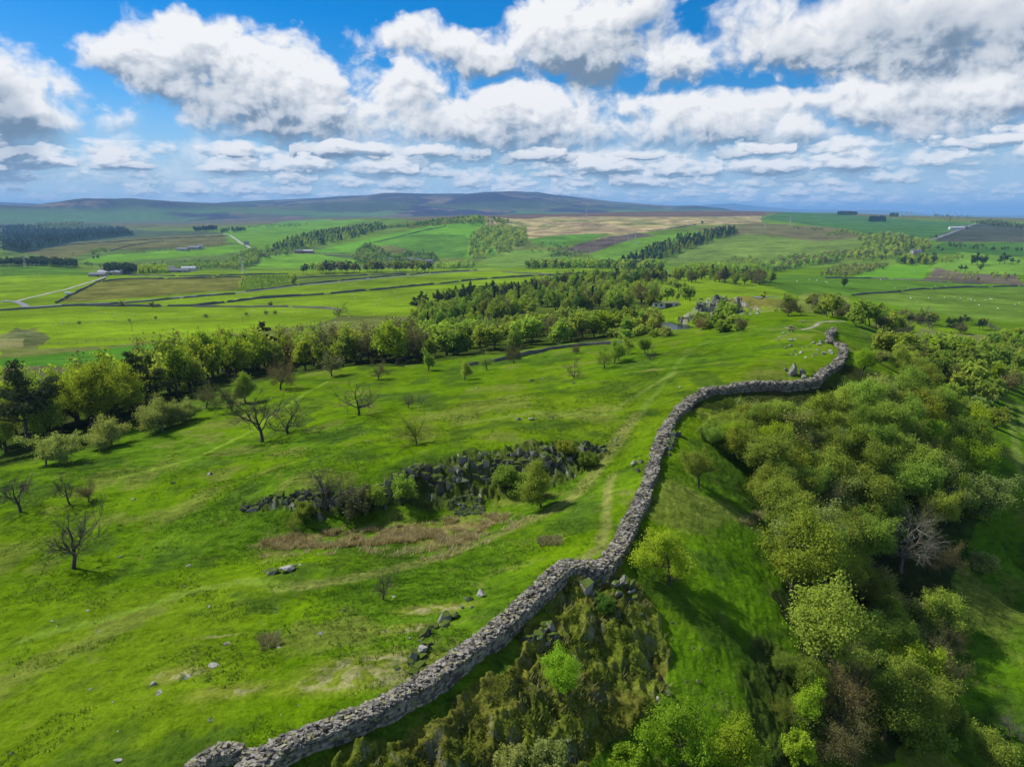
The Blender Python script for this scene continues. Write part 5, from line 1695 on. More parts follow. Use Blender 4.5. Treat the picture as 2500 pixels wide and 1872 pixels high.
for px, py, w, lab, tall, dark in [
    (1296, 930, 14, 'dark rock beside a white one in the upper pasture', .5, True), (1325, 925, 12, 'white flat rock in the upper pasture', .25, False), (1400, 936, 14, 'grey rock below the twisted oak', .4, True),
    (1660, 946, 9, 'pale block beside the upper path', .7, False), (1265, 1025, 20, 'dark rock, first of a scattered line above the crag', .5, True), (1298, 1025, 22, 'mossy pale rock in the scattered line above the crag', .5, False),
    (1349, 1022, 11, 'small upright rock ending the scattered line above the crag', .8, True), (1505, 1086, 12, 'white block on the grass past the end of the crag', .5, False), (1503, 1075, 7, 'small white stone behind the white block', .7, False),
    (1547, 1135, 20, 'grey rock leaning against the pasture side of the wall', .9, False), (1565, 1128, 20, 'mossy rock touching the pasture side of the wall', .6, True), (1556, 1150, 24, 'dark low rock under the wall', .5, True),
    (662, 1400, 36, 'dark low rock of the pair on the near pasture', .55, True), (702, 1392, 48, 'long grey rock of the pair on the near pasture', .4, False),
    (1174, 1455, 28, 'pale pointed rock by the near path', .9, False), (1142, 1466, 28, 'rounded grey rock by the near path', .7, True), (1128, 1484, 14, 'small grey rock below the pointed one', .8, False), (1152, 1484, 12, 'smallest grey rock below the pointed one', .9, False),
    (1085, 1516, 52, 'big dark mossy outcrop above the wall', .6, True), (1110, 1506, 30, 'rock shouldering the big dark outcrop', .7, True), (1030, 1592, 34, 'white lichened rock close to the wall', .9, False), (1010, 1610, 36, 'dark mossy rock next to the white lichened one', .9, True),
    (968, 1634, 24, 'low dark rock against the wall', .5, True), (782, 1546, 20, 'white flat stone in the middle of the near pasture', .25, False), (840, 1488, 12, 'white stone below the twisted thorn', .4, False), (962, 1457, 14, 'white stone beside the twisted thorn', .3, False),
    (290, 1857, 18, 'white stone at the bottom of the near pasture', .45, False), (515, 1756, 20, 'white slab near the end of the wall', .3, False), (375, 1668, 16, 'pale rock among bare patches', .35, False), (450, 1655, 34, 'flat grey rock sheet among bare patches', .2, False),
    (555, 1572, 18, 'pale rock on a grassy lip', .3, False), (520, 1625, 30, 'grey rock sheet on a grassy lip', .2, False), (388, 1692, 18, 'grey streak of rock below the bare patches', .25, False), (28, 1840, 12, 'grey stone at the corner of the near pasture', .6, True),
    (462, 1381, 18, 'pale flat stone in the hollow of the pasture', .25, False), (513, 1158, 14, 'lone white stone on the far pasture', .5, False), (421, 1180, 14, 'pale stone pair on the far pasture', .5, False), (326, 1219, 12, 'white stone above the bare trees', .4, False),
    (672, 1495, 14, 'white stone above a grassy lip', .3, False), (680, 1580, 12, 'whitish rock streak in the near pasture', .3, False), (1935, 915, 34, 'largest upright grey slab inside the wall bend', 1.15, True), (1958, 915, 22, 'shorter upright slab beside the largest one', 1.1, True),
    (1963, 925, 26, 'broken dark rock at the foot of the upright slabs', .8, True), (1918, 905, 16, 'low rock leaning on the largest upright slab', .8, True),
    (1478, 1420, 24, 'grey rock on the outcrop under the wall corner', 1.0, True), (1502, 1432, 30, 'tilted white-streaked rock on the outcrop under the wall corner', 1.0, True), (1519, 1428, 22, 'tall pinnacle standing out from the wall corner', 1.9, True),
    (1490, 1400, 26, 'rock touching the wall corner', .8, True), (1462, 1428, 18, 'pale stone on the brow under the wall corner', .8, True), (1510, 1452, 22, 'dark block below the pinnacle', 1.0, True), (1537, 1448, 14, 'small block beside the pinnacle', .9, False), (1440, 1440, 18, 'low rock on the brow under the wall corner', .7, True),
    (1420, 1425, 22, 'weathered rock half sunk in the brow', .6, True), (1345, 1535, 30, 'dark rock jutting from the mossy slope', 1.0, True), (1318, 1562, 22, 'tall dark rock jutting from the mossy slope', .9, True), (1305, 1550, 14, 'white stone on the mossy slope edge', .7, False),
    (1632, 1697, 22, 'white streaked rock at the foot of the mossy slope', 1.0, True), (1607, 1712, 20, 'second streaked rock at the foot of the mossy slope', .9, False), (1388, 1808, 18, 'pale rock low on the mossy slope', .8, True), (850, 1790, 60, 'bare rock shelf just outside the wall', .25, True),
    (690, 1866, 40, 'bare rock shelf beside the near end of the wall', .25, True),
]:
    rock(px, py, w, lab, None, tall, dark)
for px, py, w in [(1565, 1498, 14), (1541, 1520, 14), (1638, 1519, 12), (1597, 1594, 14), (1640, 1560, 10), (1590, 1635, 14), (1645, 1627, 12), (1690, 1580, 10), (1712, 1584, 14), (1723, 1630, 8), (1751, 1634, 8), (1705, 1663, 18),
                  (1675, 1663, 12), (1735, 1700, 8), (1760, 1690, 8), (1775, 1712, 10), (1742, 1722, 9), (1718, 1718, 9), (1790, 1700, 7), (1768, 1732, 8), (1795, 1812, 14), (1697, 1530, 8), (1552, 1610, 10), (1495, 1560, 12), (1430, 1590, 12), (1470, 1620, 10), (1520, 1555, 10)]:
    rock(px, py, w, 'small pale stone lying on the grass around the mossy slope', 'small stones around the mossy slope', .4, True, 'stone', .42)
for px, py, w in [(1930, 845, 14), (1918, 850, 12), (1940, 858, 16), (1932, 866, 14), (1945, 868, 12), (1955, 862, 18), (1962, 850, 12), (1985, 838, 16), (2000, 842, 18), (1998, 856, 16), (2010, 864, 20), (1990, 866, 14), (1985, 872, 10), (1967, 874, 14), (2028, 862, 26), (2005, 836, 20), (1975, 846, 14),
                  (1905, 825, 14), (1912, 815, 16), (1930, 832, 18), (1900, 832, 10), (1960, 786, 12), (1966, 783, 9), (1922, 818, 10), (1942, 828, 10)]:
    rock(px, py, w * .8, 'pale broken rock scattered inside the far bend of the wall', 'rocks inside the far bend of the wall', .6, False, 'boulder', .35)
for k in range(60):
    a, b = rock_rng.random(), rock_rng.random()
    px, py = 100 + 1300 * a, 1350 + 480 * b
    if py < 1872 - (px - 500) * .62 or px < 500:
        rock(px, py, 5 + 6 * rock_rng.random() ** 2, 'tiny pale stone half buried in the near pasture', 'tiny stones in the near pasture', .3, False, 'stone')
for k in range(34):
    px, py = 480 + 1000 * rock_rng.random(), 930 + 140 * rock_rng.random()
    rock(px, py, 4 + 4 * rock_rng.random(), 'tiny pale stone in the upper pasture grass', 'tiny stones in the upper pasture', .35, False, 'stone')


def crag_mesh(name, foot, brink, per_m, hmax, seed, wide=.8, thin=.3, band=(0.0, 1.0), askew=.3):
    """Jammed upright slabs of one rock face, from the foot line up to the brink line."""
    rng = np.random.default_rng(seed)
    a, b = np.array([gp(*p)[:2] for p in foot]), np.array([gp(*p)[:2] for p in brink])
    t = np.linspace(0, 1, 400)

    def along(l):
        d = np.concatenate([[0], np.cumsum(np.hypot(*np.diff(l, axis=0).T))])
        return np.stack([np.interp(t * d[-1], d, l[:, k]) for k in (0, 1)], 1), d[-1]
    A, L = along(a)
    B, _ = along(b)
    n = int(L * per_m)
    s = rng.integers(0, 400, n)
    gate = vnoise(t[s] * L / 3.2, t[s] * 0, seed) > thin
    s = s[gate]
    u = band[0] + (band[1] - band[0]) * rng.random(len(s))
    P = A[s] * (1 - u[:, None]) + B[s] * u[:, None]
    z = ground(P[:, 0], P[:, 1])
    tg = unit(np.gradient(A, axis=0))[s]
    tg = unit(tg + rng.normal(size=tg.shape) * askew)
    h = hmax * (.35 + .65 * rng.random(len(s)))
    size = np.stack([wide * (.5 + .8 * rng.random(len(s))), wide * (.5 + .6 * rng.random(len(s))), h], 1)
    c = np.concatenate([P, (z - h * .06)[:, None]], 1)
    sp = Soup()
    sp.hexa(stones(rng, c, tg, size, .34))
    G = A[::4, None] * (1 - np.linspace(0, 1, 6))[None, :, None] + B[::4, None] * np.linspace(0, 1, 6)[None, :, None]
    gz = ground(G[..., 0].ravel(), G[..., 1].ravel()) - .3          # the bedrock that joins the slabs
    q = np.arange(100 * 6).reshape(100, 6)
    sp.f.append(np.stack([q[:-1, :-1], q[1:, :-1], q[1:, 1:], q[:-1, 1:]], -1).reshape(-1, 4) + sp.n)
    sp.v.append(np.concatenate([G.reshape(-1, 2), gz[:, None]], 1).astype(np.float32))
    return sp.mesh(name)


M_CRAG = stone_material('crag rock', (.27, .262, .235), (.055, .052, .046), (.17, .19, .07), 1.0)
link('pasture_crag', crag_mesh('pasture_crag', CRAG_FOOT, CRAG_BRINK, 4.4, 1.25, 5, .85, .24, (.5, .95), .25), M_CRAG, label='long low mossy crag breaking the pasture below the worn path', category='crag')
link('quarry_cliff', crag_mesh('quarry_cliff', [(1700, 765), (1725, 770), (1760, 773), (1800, 770), (1816, 764)], [(1703, 744), (1725, 736), (1760, 734), (1800, 742), (1816, 748)], 4.5, 6.5, 8, 2.2), M_DARKROCK, label='dark columned quarry cliff with gorse on top beyond the pond', category='cliff')
link('quarry_ledge', crag_mesh('quarry_ledge', [(1660, 783), (1680, 784), (1700, 783)], [(1660, 777), (1680, 777), (1700, 776)], 3.0, 3.0, 9, 1.6), M_DARKROCK, label='short dark rock ledge standing over the back of the pond', category='cliff')
link('rock_ledge', crag_mesh('rock_ledge', [(1012, 1645), (1032, 1602), (1058, 1552), (1098, 1518), (1135, 1482)], [(995, 1632), (1012, 1585), (1036, 1536), (1072, 1496), (1112, 1464)], 4.5, .8, 14, .6, .3), M_CRAG, label='short broken rock ledge facing the near stretch of the long wall', category='crag')
link('corner_outcrop', crag_mesh('corner_outcrop', [(1432, 1478), (1475, 1496), (1520, 1486), (1545, 1462)], [(1428, 1432), (1470, 1412), (1512, 1406), (1535, 1418)], 4.0, 1.3, 15, .75, .35, (.1, .95), .5), M_CRAG, label='steep broken rock outcrop dropping away from the wall corner', category='crag')
link('slope_outcrop', crag_mesh('slope_outcrop', [(1300, 1600), (1340, 1590), (1372, 1560)], [(1285, 1560), (1318, 1535), (1350, 1515)], 3.6, 1.2, 16, .7, .4, (.1, .95), .5), M_CRAG, label='dark rock outcrop breaking the upper edge of the mossy slope', category='crag')
link('wall_foot_crag', crag_mesh('wall_foot_crag', [(1630, 1110), (1645, 1080), (1668, 1050)], [(1618, 1100), (1632, 1070), (1652, 1040)], 5.0, 1.5, 10, .7), M_DARKROCK, label='dark broken rock under the outer side of the wall bend', category='crag')


# ------------------------------------------------------------------ scree, reeds, rush tufts
def blades(name, pts, h, w, lean, per, seed):
    rng = np.random.default_rng(seed)
    n = len(pts) * per
    p = np.repeat(pts, per, 0)
    p = p + np.concatenate([rng.normal(size=(n, 2)) * w * 3, np.zeros((n, 1))], 1)
    a = rng.random(n) * 6.283
    d = np.stack([np.cos(a), np.sin(a), np.zeros(n)], 1)
    hh = h * (.5 + .8 * rng.random((n, 1)))
    tip = p + np.array([0, 0, 1.0]) * hh + d * hh * lean * (rng.random((n, 1)) + .2)
    s = np.stack([-d[:, 1], d[:, 0], d[:, 2]], 1) * w
    sp = Soup()
    sp.quads(np.stack([p - s, p + s, tip + s * .3, tip - s * .3], 1))
    return sp.mesh(name)


def sprinkle(poly, n, seed, gate=None):
    rng = np.random.default_rng(seed)
    lo, hi = poly.min(0), poly.max(0)
    q = lo + rng.random((n * 4, 2)) * (hi - lo)
    q = q[inside(poly, q[:, 0], q[:, 1])]
    if gate is not None:
        q = q[gate(q[:, 0], q[:, 1])]
    q = q[:n]
    return np.concatenate([q, (ground(q[:, 0], q[:, 1]) - .04)[:, None]], 1)


M_REED = leaf_material('dead reed', (.36, .27, .12), (.52, .42, .21), .1, .25)
M_RUSH = leaf_material('rush', (.085, .135, .016), (.13, .19, .03), .1, .4)
M_DEADGRASS = leaf_material('dead grass', (.24, .21, .08), (.36, .31, .14), .1, .3)
link('reeds', blades('reeds', sprinkle(P_REED, 5200, 3, lambda x, y: fbm(x / 2.4, y / 2.4, 4, 61) > .50), .46, .03, 1.0, 4, 3), M_REED, kind='stuff', label='brown dead reeds filling the hollow below the crag', category='reeds')
link('reeds', blades('sparse_reeds', sprinkle(gpoly([(560, 1335), (640, 1300), (850, 1280), (1060, 1262), (1200, 1252), (1300, 1262), (1240, 1310), (1130, 1352), (1060, 1368), (900, 1352), (720, 1362), (600, 1360)]), 1500, 33, lambda x, y: fbm(x / 1.5, y / 1.5, 4, 69) > .56), .36, .03, 1.0, 4, 34), M_REED, kind='stuff')
near_patch = gpoly([(0, 1872), (0, 1150), (400, 1110), (900, 1020), (1300, 960), (1600, 900), (1640, 1010), (1560, 1200), (1400, 1370), (1100, 1600), (620, 1850)])
link('rush_grass', blades('rush_grass', sprinkle(near_patch, 22000, 5, lambda x, y: fbm(x / 5, y / 5, 5, 62, .6) > .53), .17, .035, 1.2, 4, 5), M_RUSH, kind='stuff')
moss_pts = sprinkle(P_MOSSY, 1800, 6, lambda x, y: fbm(x / 1.4, y / 1.4, 4, 66) > .47)
link('moss_grass', blades('moss_grass', moss_pts, .17, .045, 1.2, 4, 6), leaf_material('mossy grass', (.145, .175, .02), (.22, .25, .04), .1, .4), kind='stuff')
dead = np.concatenate([sprinkle(gpoly([(1800, 1270), (1880, 1240), (1890, 1265), (1830, 1285)]), 500, 8), sprinkle(P_MOSSY, 900, 9, lambda x, y: fbm(x / 3, y / 3, 3, 63) > .6),
                       sprinkle(gpoly([(1310, 1318), (1370, 1310), (1370, 1330), (1320, 1335)]), 300, 10), sprinkle(gpoly([(630, 1555), (680, 1545), (690, 1575), (640, 1590)]), 160, 11)])
link('dead_grass', blades('dead_grass', dead, .38, .03, .9, 5, 8), M_DEADGRASS, kind='stuff')
sc = sprinkle(gpoly([(1095, 1245), (1110, 1215), (1150, 1205), (1185, 1225), (1180, 1255), (1130, 1262)]), 420, 12, lambda x, y: fbm(x / 1.5, y / 1.5, 3, 67) > .42)
rs = np.random.default_rng(4)
sp = Soup()
aa = rs.random(len(sc)) * 6.28
sp.hexa(stones(rs, sc + np.array([0, 0, .02]), np.stack([np.cos(aa), np.sin(aa)], 1), .12 + .3 * rs.random((len(sc), 3)), .3))
link('scree_rubble', sp.mesh('scree_rubble'), M_DARKROCK, kind='stuff')


# ------------------------------------------------------------------ distant woods (each reads as one mass)
def wood(px, spacing, h, mats, seed, thin=1.0, shape='round', jit=.3):
    rng = np.random.default_rng(seed)
    poly = gpoly(px)
    lo, hi = poly.min(0), poly.max(0)
    area = (hi - lo).prod()
    n = int(min(area / spacing ** 2, 9000))
    q = lo + rng.random((n, 2)) * (hi - lo)
    q = q[inside(poly, q[:, 0], q[:, 1])]
    q = q[rng.random(len(q)) < thin][:900]
    if len(q) == 0:
        return
    z = ground(q[:, 0], q[:, 1])
    hh = h * (.7 + .5 * rng.random(len(q)))
    per = 46
    which = rng.integers(0, len(mats), len(q))
    for m in range(len(mats)):
        k = which == m
        if not k.any():
            continue
        P, H, Z = q[k], hh[k], z[k]
        N = len(P)
        d = unit(rng.normal(size=(N, per, 3)))
        rad = rng.random((N, per, 1)) ** .4
        if shape == 'cone':
            t = rng.random((N, per)) ** .7
            a = rng.random((N, per)) * 6.28
            r = (1 - t) * .24 + .02
            c = np.stack([np.cos(a) * r, np.sin(a) * r, .12 + .88 * t], -1)
        else:
            low = .58 if shape == 'round' else .66
            c = d * rad * np.array([.34, .34, .44 if shape == 'round' else .34]) + np.array([0, 0, low])
        C = c * H[:, None, None] + np.concatenate([P, Z[:, None]], 1)[:, None]
        nr = unit(d + rng.normal(size=d.shape) * .5 + np.array([0, 0, .4]))
        sp = Soup()
        sp.quads(leaf_quads(rng, C.reshape(-1, 3), nr.reshape(-1, 3), np.repeat(H, per) * .105))
        for i in range(min(N, 250)):
            sp.tube(np.array([(P[i, 0], P[i, 1], Z[i] - .5), (P[i, 0], P[i, 1], Z[i] + H[i] * .5)]), np.array([.25, .15]), 3)
        link('distant_woodland', sp.mesh('distant_woodland'), LEAF[mats[m]], kind='stuff')


WOODS = [
    ([(-20, 652), (0, 648), (90, 643), (187, 650), (188, 656), (90, 650)], 8, 15, ['pine'], 1.0, 'pine'),
    ([(258, 672), (338, 670), (338, 663), (262, 664)], 8, 15, ['pine'], 1.0, 'pine'),
    ([(338, 671), (410, 668), (410, 661), (338, 663)], 8, 12, ['yellow', 'lime'], 1.0, 'round'),
    ([(420, 662), (520, 657), (540, 640), (470, 645)], 10, 11, ['fresh', 'dark'], .6, 'round'),
    ([(525, 655), (560, 640), (590, 622), (625, 612), (640, 625), (620, 645), (580, 658)], 10, 14, ['dark', 'fresh'], .9, 'round'),
    ([(600, 635), (640, 618), (720, 612), (720, 622), (650, 630)], 10, 12, ['dark', 'fresh', 'brown'], .8, 'round'),
    ([(640, 618), (700, 592), (780, 572), (860, 558), (930, 550), (945, 560), (880, 580), (780, 600), (710, 614)], 12, 17, ['pine', 'dark', 'fresh'], .9, 'cone'),
    ([(925, 558), (1000, 547), (1100, 538), (1200, 535), (1250, 542), (1230, 550), (1100, 549), (1000, 558)], 15, 15, ['fresh', 'dark'], .9, 'round'),
    ([(1140, 612), (1150, 582), (1180, 557), (1230, 552), (1285, 562), (1285, 592), (1250, 612), (1200, 630), (1150, 634)], 13, 15, ['fresh', 'dark', 'fresh'], .9, 'round'),
    ([(858, 632), (880, 606), (905, 600), (930, 616), (1010, 642), (1060, 652), (900, 652)], 11, 13, ['fresh', 'dark'], .8, 'round'),
    ([(970, 632), (990, 618), (1060, 624), (1072, 640), (1000, 642)], 9, 12, ['dark', 'grey'], .9, 'round'),
    ([(735, 671), (780, 665), (1050, 662), (1062, 668), (900, 667), (780, 671)], 10, 17, ['pine', 'brown', 'olive'], .9, 'pine'),
    ([(1060, 655), (1150, 640), (1160, 652), (1100, 660)], 11, 12, ['dark', 'fresh'], .9, 'round'),
    ([(1280, 652), (1400, 645), (1600, 652), (1620, 664), (1450, 657), (1290, 658)], 11, 15, ['dark', 'fresh', 'pine', 'yellow'], .9, 'round'),
    ([(1505, 645), (1600, 604), (1700, 578), (1790, 564), (1800, 574), (1720, 598), (1640, 628), (1575, 650)], 13, 18, ['pine', 'dark', 'pine', 'yellow'], .95, 'cone'),
    ([(1650, 664), (1700, 655), (1780, 660), (1850, 652), (1850, 668), (1720, 672)], 11, 12, ['fresh', 'olive', 'yellow'], .8, 'round'),
    ([(1740, 650), (1790, 632), (1850, 632), (1860, 648), (1790, 655)], 12, 11, ['grey', 'fresh'], .8, 'round'),
    ([(1860, 655), (1900, 632), (2050, 624), (2060, 640), (1960, 652), (1880, 668)], 11, 13, ['dark', 'fresh', 'brown'], .9, 'round'),
    ([(2050, 628), (2110, 612), (2095, 592), (2120, 578), (2190, 576), (2265, 592), (2270, 612), (2190, 632), (2120, 642)], 13, 13, ['fresh', 'dark', 'olive', 'brown'], .85, 'round'),
    ([(1995, 585), (2050, 562), (2110, 572), (2110, 582), (2050, 574)], 14, 10, ['olive', 'fresh'], .6, 'round'),
    ([(2000, 676), (2040, 655), (2120, 650), (2185, 648), (2140, 662), (2080, 676)], 9, 8, ['grey', 'brown', 'olive'], .8, 'round'),
    ([(2180, 644), (2220, 632), (2280, 632), (2285, 644), (2230, 650)], 9, 13, ['pine', 'dark', 'yellow'], .8, 'round'),
    ([(2290, 640), (2340, 624), (2350, 632), (2310, 645)], 9, 10, ['yellow', 'fresh'], .7, 'round'),
    ([(2265, 684), (2300, 664), (2480, 672), (2490, 690), (2400, 692)], 14, 6, ['brown', 'grey', 'olive', 'fresh'], .5, 'round'),
    ([(2044, 527), (2092, 527), (2092, 522), (2044, 522)], 18, 16, ['pine'], 1, 'cone'),
    ([(2120, 543), (2162, 543), (2160, 534), (2122, 534)], 16, 15, ['pine'], 1, 'cone'),
    ([(2172, 531), (2192, 531), (2192, 526), (2172, 526)], 16, 15, ['pine'], 1, 'cone'),
    ([(2275, 538), (2325, 542), (2370, 538), (2370, 528), (2290, 526)], 18, 15, ['pine'], 1, 'cone'),
    ([(2370, 545), (2420, 540), (2500, 552), (2500, 562), (2420, 552)], 18, 12, ['pine', 'brown', 'dark'], .7, 'round'),
    ([(0, 612), (0, 556), (60, 552), (150, 562), (300, 556), (330, 574), (190, 590), (110, 605), (60, 618)], 24, 17, ['pine'], 1, 'cone'),  # conifers, their dark mass also standing in for cloud shadow
    ([(60, 560), (120, 545), (200, 545), (210, 556), (120, 562)], 24, 13, ['brown', 'dark', 'grey'], .7, 'round'),
    ([(472, 566), (530, 563), (530, 558), (472, 560)], 18, 16, ['pine'], 1, 'cone'),
    ([(540, 570), (600, 566), (602, 562), (542, 564)], 18, 15, ['pine', 'dark'], .9, 'cone'),
    ([(600, 556), (640, 552), (750, 548), (750, 553), (640, 558)], 20, 11, ['dark'], .4, 'round'),
    ([(584, 710), (596, 674), (722, 673), (726, 694), (640, 704)], 6, 3.4, ['yellow', 'lime', 'olive'], .8, 'cone'),
    ([(1285, 612), (1330, 596), (1390, 600), (1400, 614), (1340, 620)], 13, 9, ['dark', 'brown', 'grey'], .6, 'round'),
    ([(1335, 628), (1400, 612), (1440, 618), (1400, 632)], 11, 9, ['brown', 'grey', 'dark'], .8, 'round'),
    ([(150, 622), (260, 620), (420, 606), (560, 594), (560, 600), (420, 612), (260, 626)], 16, 6, ['dark', 'brown', 'olive'], .35, 'round'),
    ([(215, 624), (262, 616), (262, 611), (222, 615)], 12, 11, ['dark'], .9, 'round'),
    ([(100, 640), (260, 645), (420, 640), (520, 632), (500, 645), (260, 655)], 20, 8, ['brown', 'dark', 'grey'], .4, 'round'),
    ([(2290, 598), (2340, 598), (2500, 612), (2500, 618), (2330, 608)], 16, 10, ['dark', 'pine'], .5, 'round'),
    ([(1930, 560), (2020, 566), (2020, 560), (1930, 555)], 16, 9, ['dark'], .4, 'round'),
]
for i, (px, sp_, h, mats, thin, shape) in enumerate(WOODS):
    wood(px, sp_, h, mats, 200 + i, thin, shape)

for bx, by, top, kind, label in [
    (2385, 649, 616, 'pine', 'tallest dark pine on the parkland grass'), (2372, 646, 620, 'talldark', 'broad dark tree joined to the tallest pine on the parkland'), (2400, 647, 618, 'talldark', 'dark tree behind the tallest pine on the parkland'),
    (2394, 660, 638, 'talldark', 'dark tree below the tallest pine on the parkland'), (2345, 663, 646, 'pine', 'compact dark pine apart from the parkland clump'), (2357, 663, 647, 'pine', 'twin of the compact pine apart from the parkland clump'),
    (2440, 645, 628, 'pine', 'first dark spire in the parkland row'), (2452, 645, 616, 'pine', 'tallest dark spire in the parkland row'), (2470, 645, 629, 'pine', 'dark pine in the middle of the parkland row'), (2485, 644, 632, 'tallolive', 'pale tree ending the parkland row'),
    (2422, 616, 600, 'pine', 'dark pointed pine above the parkland row'), (2290, 611, 600, 'pine', 'dark tree at the lower end of the parkland edge'), (2300, 614, 604, 'talldark', 'round dark tree at the parkland edge'),
    (2285, 582, 572, 'talldark', 'round tree beside the distant straight road'), (1714, 547, 537, 'talldark', 'single green tree on the straw moor'), (239, 632, 620, 'talldark', 'round dark tree on the bright strip below the moor'), (228, 633, 624, 'talldark', 'smaller round tree on the bright strip below the moor'),
]:
    tree_at(bx, by, top, kind, label, wide=1.3)


# ------------------------------------------------------------------ buildings
M_STONEHOUSE = plain_material('sandstone wall', (.34, .30, .25), .2, 1)
M_WHITEWASH = plain_material('whitewash', (.52, .51, .48), .08, 1)
M_SLATE = plain_material('slate roof', (.13, .14, .16), .2, 1)
M_SHEETROOF = plain_material('pale sheet roof', (.34, .36, .38), .12, 1)
M_TURF = plain_material('turf roof', (.12, .14, .04), .3, 1)
M_GLASS = plain_material('dark window glass', (.03, .035, .045), .1, 1, .15)
M_REDBARN = plain_material('rust sheet wall', (.28, .13, .09), .2, 1)


def building(px, py, L, W, H, pitch, rz, label, wall=M_STONEHOUSE, roof=M_SLATE, chimney=True, windows=4, name='farmhouse', group=None):
    x, y, z = gp(px, py)
    root = bpy.data.objects.new(name, None)
    root.location, root.rotation_euler = (x, y, z), (0, 0, math.radians(rz))
    COL.objects.link(root)
    root['label'], root['category'] = label, 'building'
    if group:
        root['group'] = group
    sp = Soup()
    sp.box((0, 0, H / 2 - .75), (L, W, H + 1.5))
    v = np.array([(-L / 2, -W / 2, H), (-L / 2, W / 2, H), (-L / 2, 0, H + pitch - .1), (L / 2, -W / 2, H), (L / 2, W / 2, H), (L / 2, 0, H + pitch - .1)])
    sp.quads(np.array([[v[0], v[1], v[2], v[2]], [v[4], v[3], v[5], v[5]]]) + np.array([0, 0, .002]))
    link('wall', sp.mesh('wall'), wall, root)
    rf = Soup()
    e, t = .35, .18
    for s in (-1, 1):
        a = [(-L / 2 - e, s * (W / 2 + e), H - e * pitch / (W / 2)), (L / 2 + e, s * (W / 2 + e), H - e * pitch / (W / 2)), (L / 2 + e, 0, H + pitch), (-L / 2 - e, 0, H + pitch)]
        a = np.array(a)
        rf.hexa(np.concatenate([a, a + np.array([0, 0, t])])[None] if s < 0 else np.concatenate([a[::-1], a[::-1] + np.array([0, 0, t])])[None])
    ro = link('roof', rf.mesh('roof'), roof, root)
    if chimney:
        for s in (-1, 1):
            c = Soup()
            c.box((s * (L / 2 - .7), 0, H + pitch + .6), (.9, .9, 1.8))
            link('chimney', c.mesh('chimney'), wall, ro)
    for i in range(windows):
        w = Soup()
        w.box(((i + .5) / windows * L - L / 2, -W / 2 - .03, H * .58), (1.2, .1, 1.3))
        link('window', w.mesh('window'), M_GLASS, root)
    d = Soup()
    d.box((L * .08, -W / 2 - .05, 1.05), (1.2 if chimney else 3.4, .12, 2.1 if chimney else 2.8))
    link('door', d.mesh('door'), M_GLASS, root)


for args in [
    (270, 671, 34, 13, 5, 2.6, 8, 'pale-roofed long barn at the end of the farm lane', M_STONEHOUSE, M_SHEETROOF, False, 0, 'barn'), (300, 669, 26, 12, 5, 2.4, 12, 'second pale-roofed barn behind the first at the lane end', M_STONEHOUSE, M_SHEETROOF, False, 0, 'barn'),
    (240, 675, 24, 11, 4, 2.2, 5, 'low slate-roofed shed beside the farm lane', M_STONEHOUSE, M_SLATE, False, 0, 'barn'), (257, 669, 13, 8, 6, 3, 8, 'dark farmhouse between barns at the lane end', M_STONEHOUSE, M_SLATE, True, 4),
    (418, 664, 18, 8, 6, 3.2, 6, 'stone house with chimneys behind the yellow trees', M_STONEHOUSE, M_SLATE, True, 4), (437, 665, 34, 8, 4, 2.6, 6, 'long low grey range beside the stone house with chimneys', M_STONEHOUSE, M_SLATE, False, 3, 'barn'),
    (462, 662, 24, 12, 6, 2.6, 10, 'pale barn at the end of the long grey range', M_WHITEWASH, M_SHEETROOF, False, 0, 'barn'),
    (475, 609, 36, 14, 6, 3.5, -15, 'dark farm shed above the bright strip', M_STONEHOUSE, M_SLATE, False, 0, 'barn'), (447, 612, 34, 12, 5, 3, -15, 'lower dark shed beside the farm above the bright strip', M_STONEHOUSE, M_SLATE, False, 0, 'barn'), (490, 607, 16, 9, 7, 4, -10, 'house of the farm above the bright strip', M_WHITEWASH, M_SLATE, True, 3),
    (730, 618, 20, 10, 6, 3, 4, 'reddish house at the foot of the conifer hillside', M_REDBARN, M_SLATE, True, 4), (750, 617, 34, 13, 5, 3, 4, 'pale-roofed barn next to the reddish house', M_REDBARN, M_SHEETROOF, False, 0, 'barn'),
    (602, 598, 14, 9, 7, 4, 20, 'small house beside the pale hill road', M_STONEHOUSE, M_SLATE, True, 3),
    (950, 640, 18, 9, 7, 4, 10, 'first pale village house among valley trees', M_WHITEWASH, M_SLATE, True, 4), (1000, 640, 26, 10, 7, 4, -6, 'longest pale village house among valley trees', M_WHITEWASH, M_SLATE, True, 5), (1022, 642, 16, 9, 7, 4, 4, 'grey village house below the dark trees', M_STONEHOUSE, M_SLATE, True, 4), (1048, 644, 20, 9, 7, 4, -3, 'last village house toward the wooded hill', M_STONEHOUSE, M_SLATE, True, 4),
    (1323, 646, 14, 8, 5, 3, 0, 'tiny white cottage beside the dark valley trees', M_WHITEWASH, M_SLATE, True, 2),
    (2335, 560, 48, 16, 6, 3.5, -8, 'long white farm building beside the distant road', M_WHITEWASH, M_SHEETROOF, False, 0, 'barn'), (2352, 559, 26, 12, 7, 4, -8, 'red-brown farm building beside the distant road', M_REDBARN, M_SLATE, False, 0, 'barn'),
    (2236, 622, 22, 10, 7, 4, 12, 'grey house half hidden by dark trees near the parkland', M_STONEHOUSE, M_SLATE, True, 4), (1622, 750, 15, 7, 2.8, .6, 6, 'low flat hut with a turf roof beside the quarry lawn', M_WHITEWASH, M_TURF, False, 5, 'visitor_hut'),
]:
    building(*args)


# ------------------------------------------------------------------ pylons and poles
M_STEEL = plain_material('galvanised steel', (.42, .44, .46), .1, 1, .5)


